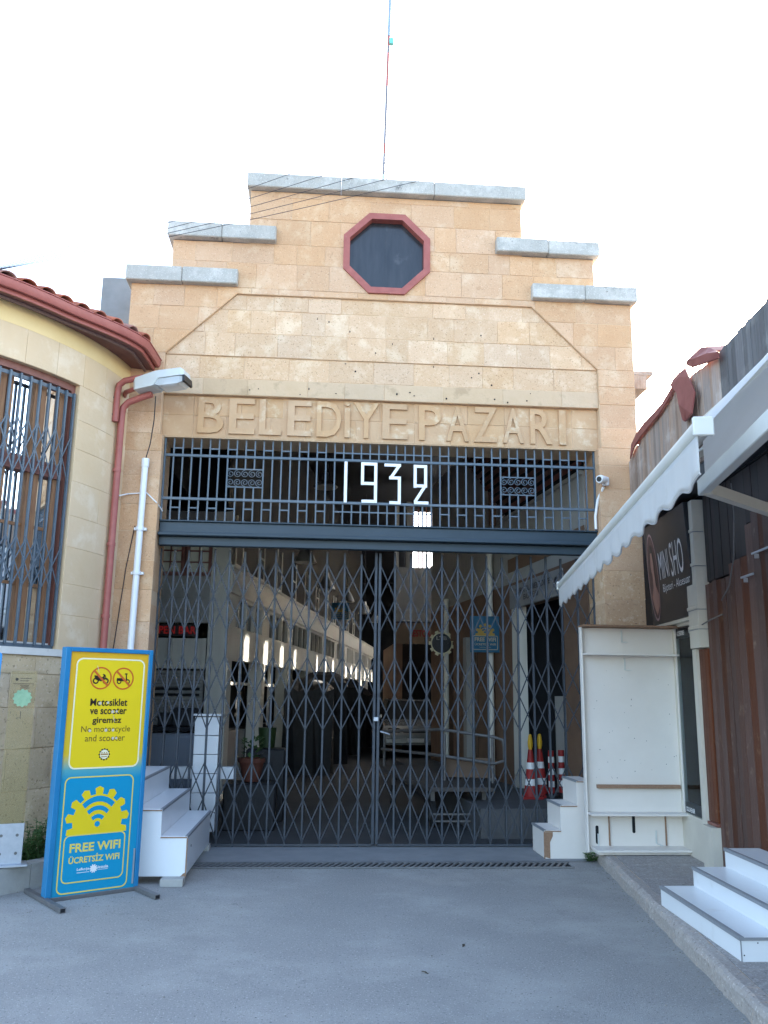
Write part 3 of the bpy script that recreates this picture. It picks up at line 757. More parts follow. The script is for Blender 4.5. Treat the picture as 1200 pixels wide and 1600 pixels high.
obj('gutter',sweep([(.019,.075),(.019,.0),(.04,-.018),(.065,-.015),(.08,.015),(.082,.062),(.092,.066),(.09,.075),(.074,.072),(.07,.016),(.034,.008),(.028,.075)],5.19),M_redp,LB,smooth=True)
rf=MB(); vs=[];fs=[]
for p,nn in zip(EP[2:],EN[2:]): vs+=[(p.x,p.y,5.27),(p.x-nn.x*1.6,p.y-nn.y*1.6,5.85)]
vs=[Vector(v) for v in vs]; k=len(vs); vs+=[v-Vector((0,0,.03)) for v in vs]
for i in range(0,k-2,2): fs+=[(i,i+2,i+3,i+1),(k+i,k+i+1,k+i+3,k+i+2)]
fs+=[(i,k+i,k+i+2,i+2) for i in range(0,k-2,2)]
rf.add(vs,fs); rf=obj('roof',rf,M_sheet,LB)
# curved roof tiles, row by row up the slope
tl=MB(); vs=[];fs=[]
for i in range(9):
    a=math.pi*i/8; vs+=[(-.085*math.cos(a),-.20,.055*math.sin(a)),(-.075*math.cos(a),.20,.048*math.sin(a)+.0)]
    vs+=[(-.072*math.cos(a),-.20,.042*math.sin(a)),(-.062*math.cos(a),.20,.036*math.sin(a))]
for i in range(8):
    a=i*4; b=a+4; fs+=[(a,b,b+1,a+1),(a+2,a+3,b+3,b+2),(a,a+2,b+2,b),(a+1,b+1,b+3,a+3)]
fs+=[(0,1,3,2),(32,34,35,33)]
tl.add(vs,fs); me_t=mesh(tl,'roof_tile'); me_t.materials.append(M_tile)
for p in me_t.polygons: p.use_smooth=True
for row in range(4):
    o_=-.10-row*.33; s=.5
    while s<4.6:
        th=R(10)+K*s; p=af(s,5.325+row*.12,o_+eo(s))
        q=inst('roof_tile',me_t,rf,p); 
        nrm=Vector((math.cos(th),-math.sin(th),0)); tn=Vector((-math.sin(th),-math.cos(th),0))
        yv=(-nrm*.94+Vector((0,0,.34))).normalized(); xv=tn*-1; xv=(xv-yv*xv.dot(yv)).normalized(); zv=xv.cross(yv)
        q.rotation_euler=Matrix((xv,yv,zv)).transposed().to_euler()
        s+=.185
# bit of broken tile and rubble on the eave at far left
# ------------------------------------------------------------------ pipes, cable, lamp on the left
DP=thing('red_downpipe','brick-red metal downpipe running down beside the curved building','pipe',(-2.93,-.14,0))
mb=MB(); mb.tube([(-2.55,-.34,4.74),(-2.66,-.31,4.71),(-2.81,-.27,4.66),(-2.862,-.262,4.60),(-2.87,-.26,4.5),(-2.875,-.26,.1)],.037,14); obj('pipe',mb,M_redp,DP,smooth=True)
for z in(2.35,3.1,3.9): 
    mb=MB(); mb.tube([(-2.875,-.26,z-.018),(-2.875,-.26,z+.018)],.044,14); obj('clamp',mb,M_redp,DP,smooth=True)
OP=thing('short_overflow_pipe','short hooked red overflow pipe below the curved building eave','pipe',(-3.03,-.2,4.2))
mb=MB(); mb.tube([(-2.64,-.42,4.90),(-2.84,-.37,4.87),(-2.90,-.345,4.83),(-2.915,-.335,4.74),(-2.92,-.33,4.42)],.034,12); obj('pipe',mb,M_redp,OP,smooth=True)
for z in(4.47,4.66):
    mb=MB(); mb.bar((-2.92,-.33,z),(-2.99,-.36,z+.06),.012,.012); obj('bracket',mb,M_tube,OP)
WP=thing('white_conduit_pipe','white plastic pipe fixed upright on the left pilaster','pipe',(-2.63,-.06,1.0))
mb=MB(); mb.tube([(-2.65,-.065,.9),(-2.625,-.065,4.06)],.035,14); obj('pipe',mb,M_pvc,WP,smooth=True)
mb=MB(); mb.tube([(-2.6245,-.065,4.0),(-2.624,-.065,4.09)],.042,14); obj('pipe_socket',mb,M_pvc,WP,smooth=True)
for z in(3.31,2.83):
    mb=MB(); mb.tube([(-2.632,-.065,z-.02),(-2.632,-.065,z+.02)],.046,12); obj('clamp',mb,M_pvc,WP,smooth=True)
    mb=MB(); mb.box((-2.632,-.03,z),(.13,.05,.028)); obj('clamp_plate',mb,M_pvc,WP)
mb=MB(); mb.tube([(-2.52,-.28,4.74),(-2.535,-.2,4.5),(-2.58,-.1,4.25),(-2.624,-.065,4.09)],.006,6)
tag(obj('lamp_cable',mb,M_wire),'thin cable hanging from the street lamp to the white pipe','cable')
mb=MB(); mb.tube([(-2.93,-.19,3.62),(-2.80,-.02,3.70),(-2.60,-.012,3.72),(-2.49,-.012,3.62),(-2.44,.12,3.55)],.008,6)
tag(obj('pale_cable',mb,M_pvc),'pale cable crossing the left pilaster into the grille','cable')
mb=MB(); mb.tube([(-2.70,-.012,3.35),(-2.76,-.012,2.9),(-2.80,-.012,2.4),(-2.84,-.012,1.9)],.005,6)
tag(obj('black_cable',mb,M_wire),'thin dark cable slanting down the left pilaster','cable')
SLp=thing('street_lamp','grey rectangular street lamp head jutting from the building corner','lamp',(-2.75,-.15,4.8))
ax=Vector((.56,-.14,.055)); ax.normalize(); sd_=Vector((.14,.56,0)); sd_=(sd_-ax*sd_.dot(ax)).normalized(); uz=ax.cross(sd_)
Ml=Matrix((ax,sd_,uz)).transposed(); c0=Vector((-2.43,-.42,4.86))
def lampshape(prof):
    vs=[];fs=[]
    for x,w_,z0,z1 in prof:
        for a,b in((-w_,z0),(w_,z0),(w_*.92,z1),(-w_*.92,z1)): vs.append(c0+Ml@Vector((x,a,b)))
    k=len(prof)
    for i in range(k-1):
        for c in range(4): d=(c+1)%4; fs.append((i*4+c,i*4+4+c,i*4+4+d,i*4+d))
    fs+=[(0,1,2,3),tuple((k-1)*4+c for c in range(4))[::-1]]
    mb=MB(); mb.add(vs,fs); return mb
obj('lamp_body',lampshape([(-.30,.07,-.075,.02),(-.27,.10,-.085,.05),(-.06,.115,-.075,.085),(.0,.115,.0,.09),(.25,.112,.0,.085),(.28,.09,.0,.06)]),M_lampb,SLp,smooth=False)
obj('lens',lampshape([(-.045,.108,-.062,-.004),(.0,.112,-.085,-.004),(.22,.108,-.085,-.004),(.275,.088,-.06,-.004)]),M_lens,SLp)
obj('lens_frame',lampshape([(.268,.115,-.075,.0),(.292,.112,-.07,.0)]),M_black,SLp)
mb=MB(); mb.tube([c0+Ml@Vector((.02,0,-.045)),c0+Ml@Vector((.17,0,-.045))],.03,10); obj('bulb',mb,M_white,SLp,smooth=True)
mb=MB(); mb.tube([c0+Ml@Vector((-.28,0,-.03)),(-2.86,-.2,4.80),(-2.93,-.02,4.78)],.026,10); obj('arm',mb,M_redp,SLp,smooth=True)
# ------------------------------------------------------------------ planter, weeds, totem, far-left sign
def arcring(s0,s1,o0,o1,z0,z1): mb=MB(); shell(mb,s0,s1,z0,z1,o0,o1,.1); return mb
PL=thing('concrete_planter','low curved concrete planter kerb at the foot of the curved building','planter',af(1.5,0,.4))
i=0; s=.75
while s<4.2:
    obj('kerb_block',arcring(s+.003,s+.697,.40,.55,-.01,.20),M_conc,PL); s+=.7
obj('end_block',arcring(.66,.747,.012,.55,-.01,.20),M_conc,PL)
obj('soil',arcring(.75,4.2,.0,.40,-.01,.15),mat('soil',(0.06,0.045,0.03),rough=0.95,bump=0.5),PL)
def weeds(name,label,c,n,h,spread,seed):
    rr=random.Random(seed); W=thing(name,label,'plant',c)
    st=MB(); lf=MB(); c=Vector(c)
    for i in range(n):
        a=rr.uniform(0,6.28); r_=spread*math.sqrt(rr.random()); b=c+Vector((math.cos(a)*r_,math.sin(a)*r_,0)); hh=h*rr.uniform(.5,1.05)*(1-.4*r_/spread)
        t_=b+Vector((rr.uniform(-.1,.1),rr.uniform(-.1,.1),hh)); st.tube([b,(b+t_)/2+Vector((rr.uniform(-.02,.02),0,0)),t_],[.004,.003,.002],4)
        for q in range(16):
            f_=.15+.85*q/15; p=b.lerp(t_,f_); a2=rr.uniform(0,6.28); l=rr.uniform(.03,.06); d=Vector((math.cos(a2),math.sin(a2),rr.uniform(-.2,.6))).normalized(); sd2=d.cross(Vector((0,0,1))).normalized()*l*.32
            lf.add([p,p+d*l*.5+sd2,p+d*l,p+d*l*.5-sd2],[(0,1,2,3)])
    obj('stem',st,M_leaf,W); o=obj('foliage',lf,M_leaf,W); o['kind']='stuff'; return W
pc=af(1.18,.15,.26); weeds('weed_clump','leafy green weeds growing in the planter behind the blue sign',pc,60,.42,.24,3)
pc=af(1.5,.15,.30); weeds('weed_clump','low straggling weeds at the foot of the amber glass panel',pc,26,.2,.2,5)
weeds('weed_clump','tiny green weed sprouting at the corner of the right pavement',(2.10,-.45,0),9,.14,.05,9)
TO=thing('glass_info_totem','amber glass information panel on a steel foot in the planter','panel',(-3.12,-1.76,.2))
tu=Vector((.93,.37,0)).normalized(); tf=plane_fn((-3.235,-1.80,.2),tu,(0,0,1),(tu.y,-tu.x,0))
mb=MB(); mb.prism([(0.0,.06),(.20,.06),(.20,1.55),(.0,1.55)],tf,0,.012); obj('glass_panel',mb,M_amber,TO)
mb=MB(); mb.prism([(-.01,.0),(.21,.0),(.21,.33),(-.01,.33)],tf,-.012,-.002,ch=.002); FB=obj('steel_plate',mb,M_galv,TO)
for u in(.04,.16):
    for v in(.1,.24):
        mb=MB(); mb.prism(circ(u,v,.012,10),tf,-.018,-.0125); obj('bolt',mb,M_tube,FB)
mb=MB(); mb.box((-3.14,-1.76,.214),(.30,.20,.015),Matrix.Rotation(math.atan2(tu.y,tu.x),3,'Z'),ch=.002); obj('base_plate',mb,M_galv,TO)
mb=MB(); gp=[]
for k in range(48):
    a=2*math.pi*k/48; r_=.075 if (k%4)<2 else .066; gp.append((.10+r_*math.cos(a),1.33+r_*math.sin(a)))
mb.flat(gp,tf,-.0015); obj('gear_print',mb,mat('print_green',(0.25,0.45,0.27),(0.35,0.55,0.36),scale=30,rough=0.5),TO)
mb=MB()
for v,a,b in((1.49,.07,.16),(1.47,.07,.14),(1.445,.02,.18),(1.43,.075,.145),(1.42,.08,.14),(1.41,.075,.145),(1.20,.095,.1)):
    hh=.004 if b-a>.01 else .06
    mb.flat(rect(a,b,v,v+hh) if hh<.01 else rect(a,b,1.16,1.22),tf,-.0015)
mb.flat(circ(.045,1.483,.012,14),tf,-.0015); text_flat(mb,'47',tf,(.065,.085,1.155,1.172),-.0015)
obj('small_print',mb,M_black,TO)
BS=thing('blue_corner_sign','bright blue rounded sign edge at the far left','sign',(-3.4,-2.2,0))
bf=plane_fn((-3.62,-2.34,1.6),Vector((.95,.3,0)).normalized(),(0,0,1),(.3,-.95,0))
mb=MB(); mb.prism(rrect(.0,.455,.02,.29,.03),bf,0,.015,ch=.002); obj('sign_face',mb,mat('cyan_blue',(0.02,0.25,0.60),rough=0.35),BS)
mb=MB(); mb.tube([(-3.50,-2.28,0),(-3.50,-2.28,1.88)],.02,10); obj('post',mb,M_galv,BS,smooth=True)
mb=MB(); mb.flat(circ(.42,.255,.006,10),bf,-.002); obj('screw',mb,M_paper,BS)

# ================================================================== YELLOW AND BLUE SIGN BOARD
SB=thing('pavement_sign','tall blue-framed sign board, yellow no-motorcycle panel above free wifi panel','sign',(-2.415,-1.895,0))
eU=Vector((.61,.43,0)).normalized(); nN=Vector((eU.y,-eU.x,0)); so=Vector((-2.72,-2.11,0))
sfn=plane_fn(so,eU,(0,0,1),nN)
SW,SH=.752,1.945
mb=MB(); mb.prism(rect(.0,.045,.03,SH),sfn,-.012,.085,ch=.004); obj('frame_side',mb,M_blue,SB)
mb=MB(); mb.prism(rect(SW-.035,SW,.03,SH),sfn,-.012,.085,ch=.004); obj('frame_side',mb,M_blue,SB)
mb=MB(); mb.prism(rect(.046,SW-.036,SH-.035,SH),sfn,-.012,.085,ch=.004); obj('frame_top',mb,M_blue,SB)
mb=MB(); mb.prism(rect(-.02,SW+.01,.0,.03),sfn,-.01,.07,ch=.003); obj('frame_bottom',mb,M_tube,SB)
for u in(.0,SW-.01):
    a=sfn(u,.02,-.40); b=sfn(u,.02,.42); mb=MB(); mb.bar(a,b,.045,.035,ch=.003); obj('foot_bar',mb,M_tube,SB)
    mb=MB(); d=(a-b).normalized(); mb.bar(a+d*.0005,a+d*.0015,.034,.024); obj('tube_end',mb,M_dark,SB)
# printed face: yellow above running to blue below (the print's own colours)
pm=bpy.data.materials.new('printed_face'); pm.use_nodes=True; t=pm.node_tree; b=t.nodes['Principled BSDF']; b.inputs['Roughness'].default_value=.35
gm=t.nodes.new('ShaderNodeNewGeometry'); sx=t.nodes.new('ShaderNodeSeparateXYZ'); t.links.new(gm.outputs['Position'],sx.inputs[0])
mr=t.nodes.new('ShaderNodeMapRange'); mr.inputs['From Max'].default_value=1.95; t.links.new(sx.outputs['Z'],mr.inputs['Value'])
cr=t.nodes.new('ShaderNodeValToRGB'); t.links.new(mr.outputs[0],cr.inputs[0]); E_=cr.color_ramp.elements
E_[0].position=.46; E_[0].color=(.004,.27,.46,1); E_[1].position=.56; E_[1].color=(.72,.50,.03,1)
e=E_.new(.50); e.color=(.10,.38,.42,1); e=E_.new(.96); e.color=(.76,.42,.02,1)
t.links.new(cr.outputs[0],b.inputs['Base Color'])
mb=MB(); mb.prism(rect(.045,SW-.035,.03,SH-.035),sfn,.004,.07); FACE=obj('printed_panel',mb,pm,SB)
P_yel=mat('print_yellow',(0.82,0.60,0.015),(0.79,0.57,0.015),scale=3,rough=0.35); P_blue=mat('print_blue',(0.003,0.29,0.50),(0.005,0.27,0.47),scale=2,rough=0.35)
P_cream=mat('print_cream',(0.85,0.80,0.55),rough=0.4); P_brown=mat('print_dark',(0.035,0.02,0.015),rough=0.4); P_or=mat('print_orange',(0.58,0.12,0.02),rough=0.4); P_gold=mat('print_gold',(0.78,0.62,0.12),rough=0.4)
def pr(name,m,build,parent=None): 
    mb=MB(); build(mb); return obj(name,mb,m,parent or FACE)
pr('yellow_panel',P_yel,lambda q:q.flat(rrect(.10,.682,.985,1.855,.05),sfn,.0028))
pr('yellow_border',P_cream,lambda q:ring(q,rrect(.096,.688,.978,1.862,.055),rrect(.108,.676,.99,1.85,.045),sfn,.0016))
pr('blue_panel',P_blue,lambda q:q.flat(rrect(.085,.655,.045,.918,.05),sfn,.0028))
pr('blue_border',P_gold,lambda q:(ring(q,rrect(.082,.658,.042,.921,.05),rrect(.092,.648,.052,.911,.042),sfn,.0016)))
def wheel(q,cx,cy,r): ring(q,circ(cx,cy,r,16),circ(cx,cy,r*.55,16),sfn,.0012)
def moto(q,cx,cy):
    wheel(q,cx-.042,cy-.022,.026); wheel(q,cx+.042,cy-.022,.026)
    for pl in([(-.045,-.012),(.0,-.026),(.03,-.02),(.022,.008),(-.02,.012),(-.05,.02),(-.056,.012)],[(.01,.0),(.03,.0),(.036,.028),(.018,.036),(.012,.030),(.022,.024)],[(-.06,.014),(-.025,.014),(-.02,.02),(-.055,.022)],[(.030,.028),(.036,.028),(.050,-.015),(.044,-.018)]):
        q.flat([(cx+a,cy+b_) for a,b_ in pl],sfn,.0012)
def scoot(q,cx,cy):
    wheel(q,cx-.035,cy-.026,.02); wheel(q,cx+.040,cy-.024,.02)
    for pl in([(-.058,-.018),(-.01,-.022),(.02,-.020),(.03,-.012),(.0,-.010),(-.012,.004),(-.056,.004)],[(.022,-.012),(.036,-.018),(.028,.036),(.020,.036)],[(.012,.034),(.034,.034),(.034,.044),(.012,.044)]):
        q.flat([(cx+a,cy+b_) for a,b_ in pl],sfn,.0012)
for cx,fn in((.309,moto),(.502,scoot)):
    cy=1.70
    pr('pictogram',P_brown,lambda q:fn(q,cx,cy))
    def pro(q):
        ring(q,circ(cx,cy,.092,36),circ(cx,cy,.080,36),sfn,.0008)
        d=.084*.7071; w_=.006
        q.flat([(cx-d-w_,cy+d-w_),(cx+d-w_,cy-d-w_),(cx+d+w_,cy-d+w_),(cx-d+w_,cy+d+w_)],sfn,.0006)
    pr('prohibition_ring',P_or,pro)
pr('lettering',P_brown,lambda q:(text_flat(q,'Motosiklet',sfn,(.235,.553,1.475,1.535),.0012,bold=.022),text_flat(q,'ve scooter',sfn,(.237,.552,1.408,1.46),.0012,bold=.022),text_flat(q,'giremez',sfn,(.265,.512,1.322,1.385),.0012,bold=.022)))
pr('lettering',mat('print_brown',(0.16,0.09,0.02),rough=.4),lambda q:(text_flat(q,'No motorcycle',sfn,(.178,.594,1.252,1.315),.0012),text_flat(q,'and scooter',sfn,(.215,.552,1.193,1.245),.0012)))
def gearpoly(cx,cy,r,teeth,r2,n0=0,ph=0):
    out=[]
    for k in range(teeth):
        a0=2*math.pi*k/teeth+ph
        for da,rr in((-.32,r),(-.32,r2*.97),(0,r2*1.03),(.32,r2*.97),(.32,r)):
            out.append((cx+rr*math.cos(a0+da*2*math.pi/teeth*.9),cy+rr*math.sin(a0+da*2*math.pi/teeth*.9)))
    return out
pr('gear_emblem',P_brown,lambda q:q.flat(gearpoly(.387,1.088,.040,12,.048),sfn,.0012))
pr('gear_emblem',P_cream,lambda q:q.flat(circ(.387,1.088,.037,24),sfn,.0008))
pr('gear_emblem',mat('print_bronze',(0.40,0.22,0.07),rough=.4),lambda q:[q.flat(rect(.355,.419,1.083,1.094),sfn,.0004),q.flat(rect(.362,.412,1.066,1.072),sfn,.0004)]+[q.flat([(.358+.02*i,1.098),(.374+.02*i,1.098),(.366+.02*i,1.108)],sfn,.0004) for i in range(3)])
pr('half_gear',P_yel,lambda q:q.flat(clip_in(gearpoly(.372,.575,.205,13,.258,ph=R(90))[::1],[(-1,.475),(2,.475),(2,2),(-1,2)]) ,sfn,.0020))
def wifi(q):
    for r0,r1 in((.19,.235),(.125,.160),(.062,.094)):
        a=[R(48+84*k/12) for k in range(13)]
        q.flat([(.372+r1*math.cos(x)*.86,.53+r1*math.sin(x)) for x in a]+[(.372+r0*math.cos(x)*.86,.53+r0*math.sin(x)) for x in a[::-1]],sfn,.0012)
    q.flat(circ(.372,.548,.022,16),sfn,.0012)
pr('wifi_symbol',P_blue,wifi)
pr('inner_panel',P_blue,lambda q:q.flat(rrect(.112,.618,.118,.478,.045),sfn,.0016))
pr('inner_border',P_gold,lambda q:ring(q,rrect(.112,.618,.118,.478,.045),rrect(.121,.609,.127,.469,.038),sfn,.0008))
pr('lettering',P_gold,lambda q:(text_flat(q,'FREE WIFI',sfn,(.163,.580,.345,.412),.0008,bold=.03),text_flat(q,'\u00dcCRETS\u0130Z WIFI',sfn,(.163,.578,.262,.325),.0008,bold=.026)))
pr('lettering',M_paper,lambda q:(text_flat(q,'Lefko\u015fa',sfn,(.235,.335,.20,.226),.0008,bold=.02),text_flat(q,'icosia',sfn,(.403,.490,.206,.228),.0008,bold=.02),q.flat(gearpoly(.369,.210,.024,10,.032),sfn,.0008),q.flat(rect(.235,.335,.188,.192),sfn,.0008),q.flat(rect(.403,.488,.196,.199),sfn,.0008)))
rr=random.Random(4)
def scratch(q):
    for cx,cy,r_ in((.318,1.497,.017),(.385,1.502,.014),(.43,1.428,.017),(.465,1.43,.014),(.25,1.278,.015),(.385,1.28,.017),(.445,1.28,.015),(.45,1.215,.015),(.478,1.215,.013)): q.flat(circ(cx,cy,r_*.75,14),sfn,.0004)
    q.flat([(.435,1.40),(.44,1.40),(.456,1.345),(.452,1.345)],sfn,.0004); q.flat([(.27,1.80),(.274,1.80),(.292,1.745),(.289,1.745)],sfn,.0004)
pr('scuff_mark',mat('print_scuff',(0.62,0.55,0.45),rough=.7),scratch)
mb=MB(); mb.prism(rect(SW-.055,SW-.043,.06,.33),sfn,-.006,.002); obj('bare_edge_strip',mb,M_galv,SB)

# ================================================================== WHITE DISPLAY STEPS
def stand(name,label,xs,zs,y0,y1,zb,sgn,m,blocks=True,chip=True,edge=True):
    """xs: outer edge of each tier going up; sgn=+1 when the tiers climb towards -x"""
    xe=xs[-1]-sgn*(abs(xs[0]-xs[1])*1.05)
    D=thing(name,label,'display steps',((xs[0]+xe)/2,(y0+y1)/2,0)); t=.016
    prof=[(xs[0],zb)]
    for i,(x,z) in enumerate(zip(xs,zs)):
        prof.append((x,z-t)); nx=xs[i+1] if i+1<len(xs) else xe; prof.append((nx,z-t))
    prof.append((xe,zb))
    P=prof if sgn<0 else prof
    if area(P)<0: P=P[::-1]
    if chip:  # broken lower corner
        P=[p for p in P]
    for yy in(y0,y1-t):
        q=MB(); q.prism([(a-sgn*.004 if abs(a-xs[0])<1e-6 else a,b) for a,b in P],lambda u,v,d:Vector((u,yy+d,v)),0,t,ch=.001); obj('end_panel',q,m,D)
    for i,(x,z) in enumerate(zip(xs,zs)):
        nx=xs[i+1] if i+1<len(xs) else xe; zlo=zb if i==0 else zs[i-1]
        q=MB(); q.box(((x+nx)/2-sgn*.001,(y0+y1)/2,z-t/2),(abs(x-nx)+.008,y1-y0+.012,t),ch=.0015); TRD=obj('tread',q,m,D)
        q=MB(); q.box((x-sgn*.007,(y0+y1)/2,(z-t+zlo)/2),(t*.8,y1-y0-2*t-.004,z-t-zlo-.004),ch=.001); obj('riser',q,m,D)
        if edge:
            q=MB(); q.box((x-sgn*.006,(y0+y1)/2,z+.0015),(.022,y1-y0+.013,.004)); obj('edge_strip',q,M_edge,TRD)
            q=MB(); q.box((x+sgn*.0045,(y0+y1)/2,z-.008),(.002,y1-y0+.013,.016)); obj('edge_strip',q,M_edge,TRD)
            q=MB(); q.box(((x+nx)/2,y0-.007,z-.009),(abs(x-nx),.002,.010)); obj('edge_strip',q,M_chip,TRD)
    if edge:
        q=MB(); q.box((xs[0]+sgn*.002,y0-.001,(zb+zs[0]-t)/2),(.010,.006,zs[0]-t-zb)); obj('corner_strip',q,M_chip,D)
    return D
LS=stand('display_steps','white laminate three-tier display steps behind the blue sign',[-1.755,-1.98,-2.205],[.385,.605,.83],-1.45,.22,.062,1,M_lam)
q=MB(); q.add([(-1.80,-1.4525,.063),(-1.757,-1.4525,.063),(-1.757,-1.4525,.092),(-1.775,-1.4525,.085),(-1.785,-1.4525,.072)],[(0,1,2,3,4)]); obj('chipped_corner',q,M_chip,LS)
q=MB(); q.prism(circ(-1.20,.27,.012,10),lambda u,v,d:Vector((-1.7535-d+.001,u,v)),-.002,.0); obj('hole',q,M_dark,LS)
for a,b,c_ in((-1.85,-1.50,.19),(-1.80,.16,.12),(-2.2,.12,.12)):
    q=MB(); q.box((a,b,.031),(c_,.14,.062),ch=.004)
    tag(obj('concrete_block',q,M_conc),{-1.85:'grey concrete block under the near corner of the left white steps',-1.80:'small concrete block under the far right corner of the left white steps',-2.2:'concrete block under the far left corner of the left white steps'}[a],'block','blocks under the display steps')
RS=stand('display_steps','small worn white display steps against the right gate post',[1.645,1.815,1.99],[.275,.515,.755],-.33,.18,.004,-1,M_lamw,edge=True)
q=MB(); q.add([(1.648,-.3335,.02),(1.70,-.3335,.005),(1.70,-.3335,.16),(1.73,-.3335,.22),(1.73,-.3335,.258),(1.648,-.3335,.258)],[(0,1,2,3,4,5)]); obj('broken_panel_edge',q,M_chip,RS)
def st_right():
    D=thing('display_steps','large white three-tier display steps with grey nosings on the right pavement','display steps',(2.25,-3.5,.124)); t=.016
    Y0,Y1=-4.18,-2.82
    X=[1.86,2.11,2.36]; Z=[.255,.385,.515]; xe=2.62; sh=lambda y:(y+2.82)*.05
    def qp(x0,x1,z0,z1,y0,y1,nm,m,par=D):
        vs=[]
        for y in(y0,y1):
            for x,z in((x0,z0),(x1,z0),(x1,z1),(x0,z1)): vs.append((x+sh(y),y,z))
        mb=MB(); mb.add(vs,[(0,1,2,3),(7,6,5,4),(0,4,5,1),(1,5,6,2),(2,6,7,3),(3,7,4,0)]); return obj(nm,mb,m,par)
    for i in range(3):
        nx=X[i+1] if i<2 else xe; zl=.125 if i==0 else Z[i-1]
        T_=qp(X[i]-.004,nx+.006,Z[i]-t,Z[i],Y0-.004,Y1+.004,'tread',M_lam)
        qp(X[i],X[i]+t,zl,Z[i]-t,Y0+t,Y1-t,'riser',M_lam)
        qp(X[i]-.007,X[i]+.018,Z[i]+.0005,Z[i]+.004,Y0-.006,Y1+.006,'edge_strip',M_edge,T_)
        qp(X[i]-.0075,X[i]-.0045,Z[i]-.018,Z[i]+.0035,Y0-.006,Y1+.006,'edge_strip',M_edge,T_)
        qp(X[i]-.004,nx,Z[i]-.016,Z[i]+.0005,Y0-.008,Y0-.0045,'edge_strip',M_edge,T_)
        for ya,yb in((Y0,Y0+t),(Y1-t,Y1)): qp(X[i],nx-(.0 if i==2 else .0),.125,Z[i]-t,ya,yb,'end_panel',M_lam)
    qp(X[0]-.003,X[0]+.002,.126,Z[0]-t,Y0-.003,Y0+.003,'corner_strip',M_edge)
    for a,z in((X[0]+.015,.16),(X[0]+.10,.225)):
        mb=MB(); mb.prism(circ(a+sh(Y0),z,.004,8),lambda u,v,d:Vector((u,Y0-.001-d,v)),0,.001); obj('screw',mb,M_black,D)
st_right()

# ================================================================== TALL WHITE SHELF BOARD
SHF=thing('shelf_board','tall worn white shelf board leaning by the right pilaster','shelf unit',(2.48,-.65,.124))
Yb=-.66
q=MB(); q.box((2.475,Yb+.03,1.21),(.975,.02,2.16),ch=.002); BK=obj('back_board',q,M_lamw,SHF)
for x in(1.987,2.968): q=MB(); q.box((x,Yb+.005,1.21),(.016,.07,2.17),ch=.002); obj('side_edge',q,M_lamw,SHF)
q=MB(); q.box((2.475,Yb-.06,2.302),(1.0,.22,.018),ch=.002); obj('top_board',q,M_chip,SHF)
q=MB(); q.box((2.475,Yb-.06,2.02),(.955,.17,.018),ch=.002); obj('shelf',q,M_lamw,SHF)
q=MB(); q.box((2.52,Yb+.0,.735),(.84,.045,.035),ch=.002); obj('wood_rail',q,M_chip,SHF)
q=MB(); q.box((2.475,Yb-.07,.485),(.965,.19,.018),ch=.002); obj('shelf',q,M_lamw,SHF)
q=MB(); q.box((2.51,Yb-.10,.165),(.99,.26,.02),ch=.002); obj('shelf',q,M_lamw,SHF)
q=MB(); q.box((2.51,Yb-.08,.139),(.95,.22,.022),ch=.002); obj('plinth_board',q,M_lamw,SHF)
for x in(2.21,2.78): q=MB(); q.box((x,Yb+.012,.325),(.012,.012,.29)); obj('batten',q,M_chip,SHF)
for x,z in((2.09,.28),(2.46,.38)): q=MB(); q.prism([(x+.016*math.cos(R(a)),z+(.07 if a<180 else -.07)+.016*math.sin(R(a))) for a in range(0,360,20)],lambda u,v,d:Vector((u,Yb+.019+d,v)),-.001,.0); obj('slot',q,M_dark,BK)
for x,z in((2.10,.22),(2.68,.25),(2.42,2.2),(2.44,1.92)):
    q=MB(); q.bar((x,Yb+.014,z-.05),(x,Yb+.014,z+.07),.016,.005); q.bar((x,Yb+.01,z-.05),(x+.02,Yb-.1,z-.055),.016,.005); obj('bracket',q,M_lampb,SHF)
rr=random.Random(8); q=MB()
for i in range(34): q.flat(circ(rr.uniform(2.05,2.93),rr.uniform(.8,1.9),rr.uniform(.002,.005),6),lambda u,v,d:Vector((u,Yb+.0188,v)),0)
obj('screw_hole',q,M_black,BK,stuff=True)

# ================================================================== RIGHT SHOP
RSH=thing('timber_shop','timber-fronted shop along the right pavement with plank parapet','building',(3.0,-2,0))
ud=Vector((-.0995,-.995,0))      # along the shop front towards the camera
nx_=Vector((-.995,.0995,0))      # facing the street
def sf_(off=0.0): return lambda u,v,d: Vector((3.02,0,0))+ud*u+Vector((0,0,v))-nx_*(d-off)
def panel(name,u0,u1,z0,z1,m,off0=.0,th=.03,par=RSH,ch=.002): 
    q=MB(); q.prism(rect(u0,u1,z0,z1),sf_(off0),0,th,ch=ch); return obj(name,q,m,par)
panel('wall',-.1,9.5,.0,3.45,M_nplank,-.25,.12,ch=0)
panel('roof_slab',-.1,9.5,3.45,3.52,M_halld,.0,4.0,ch=0)
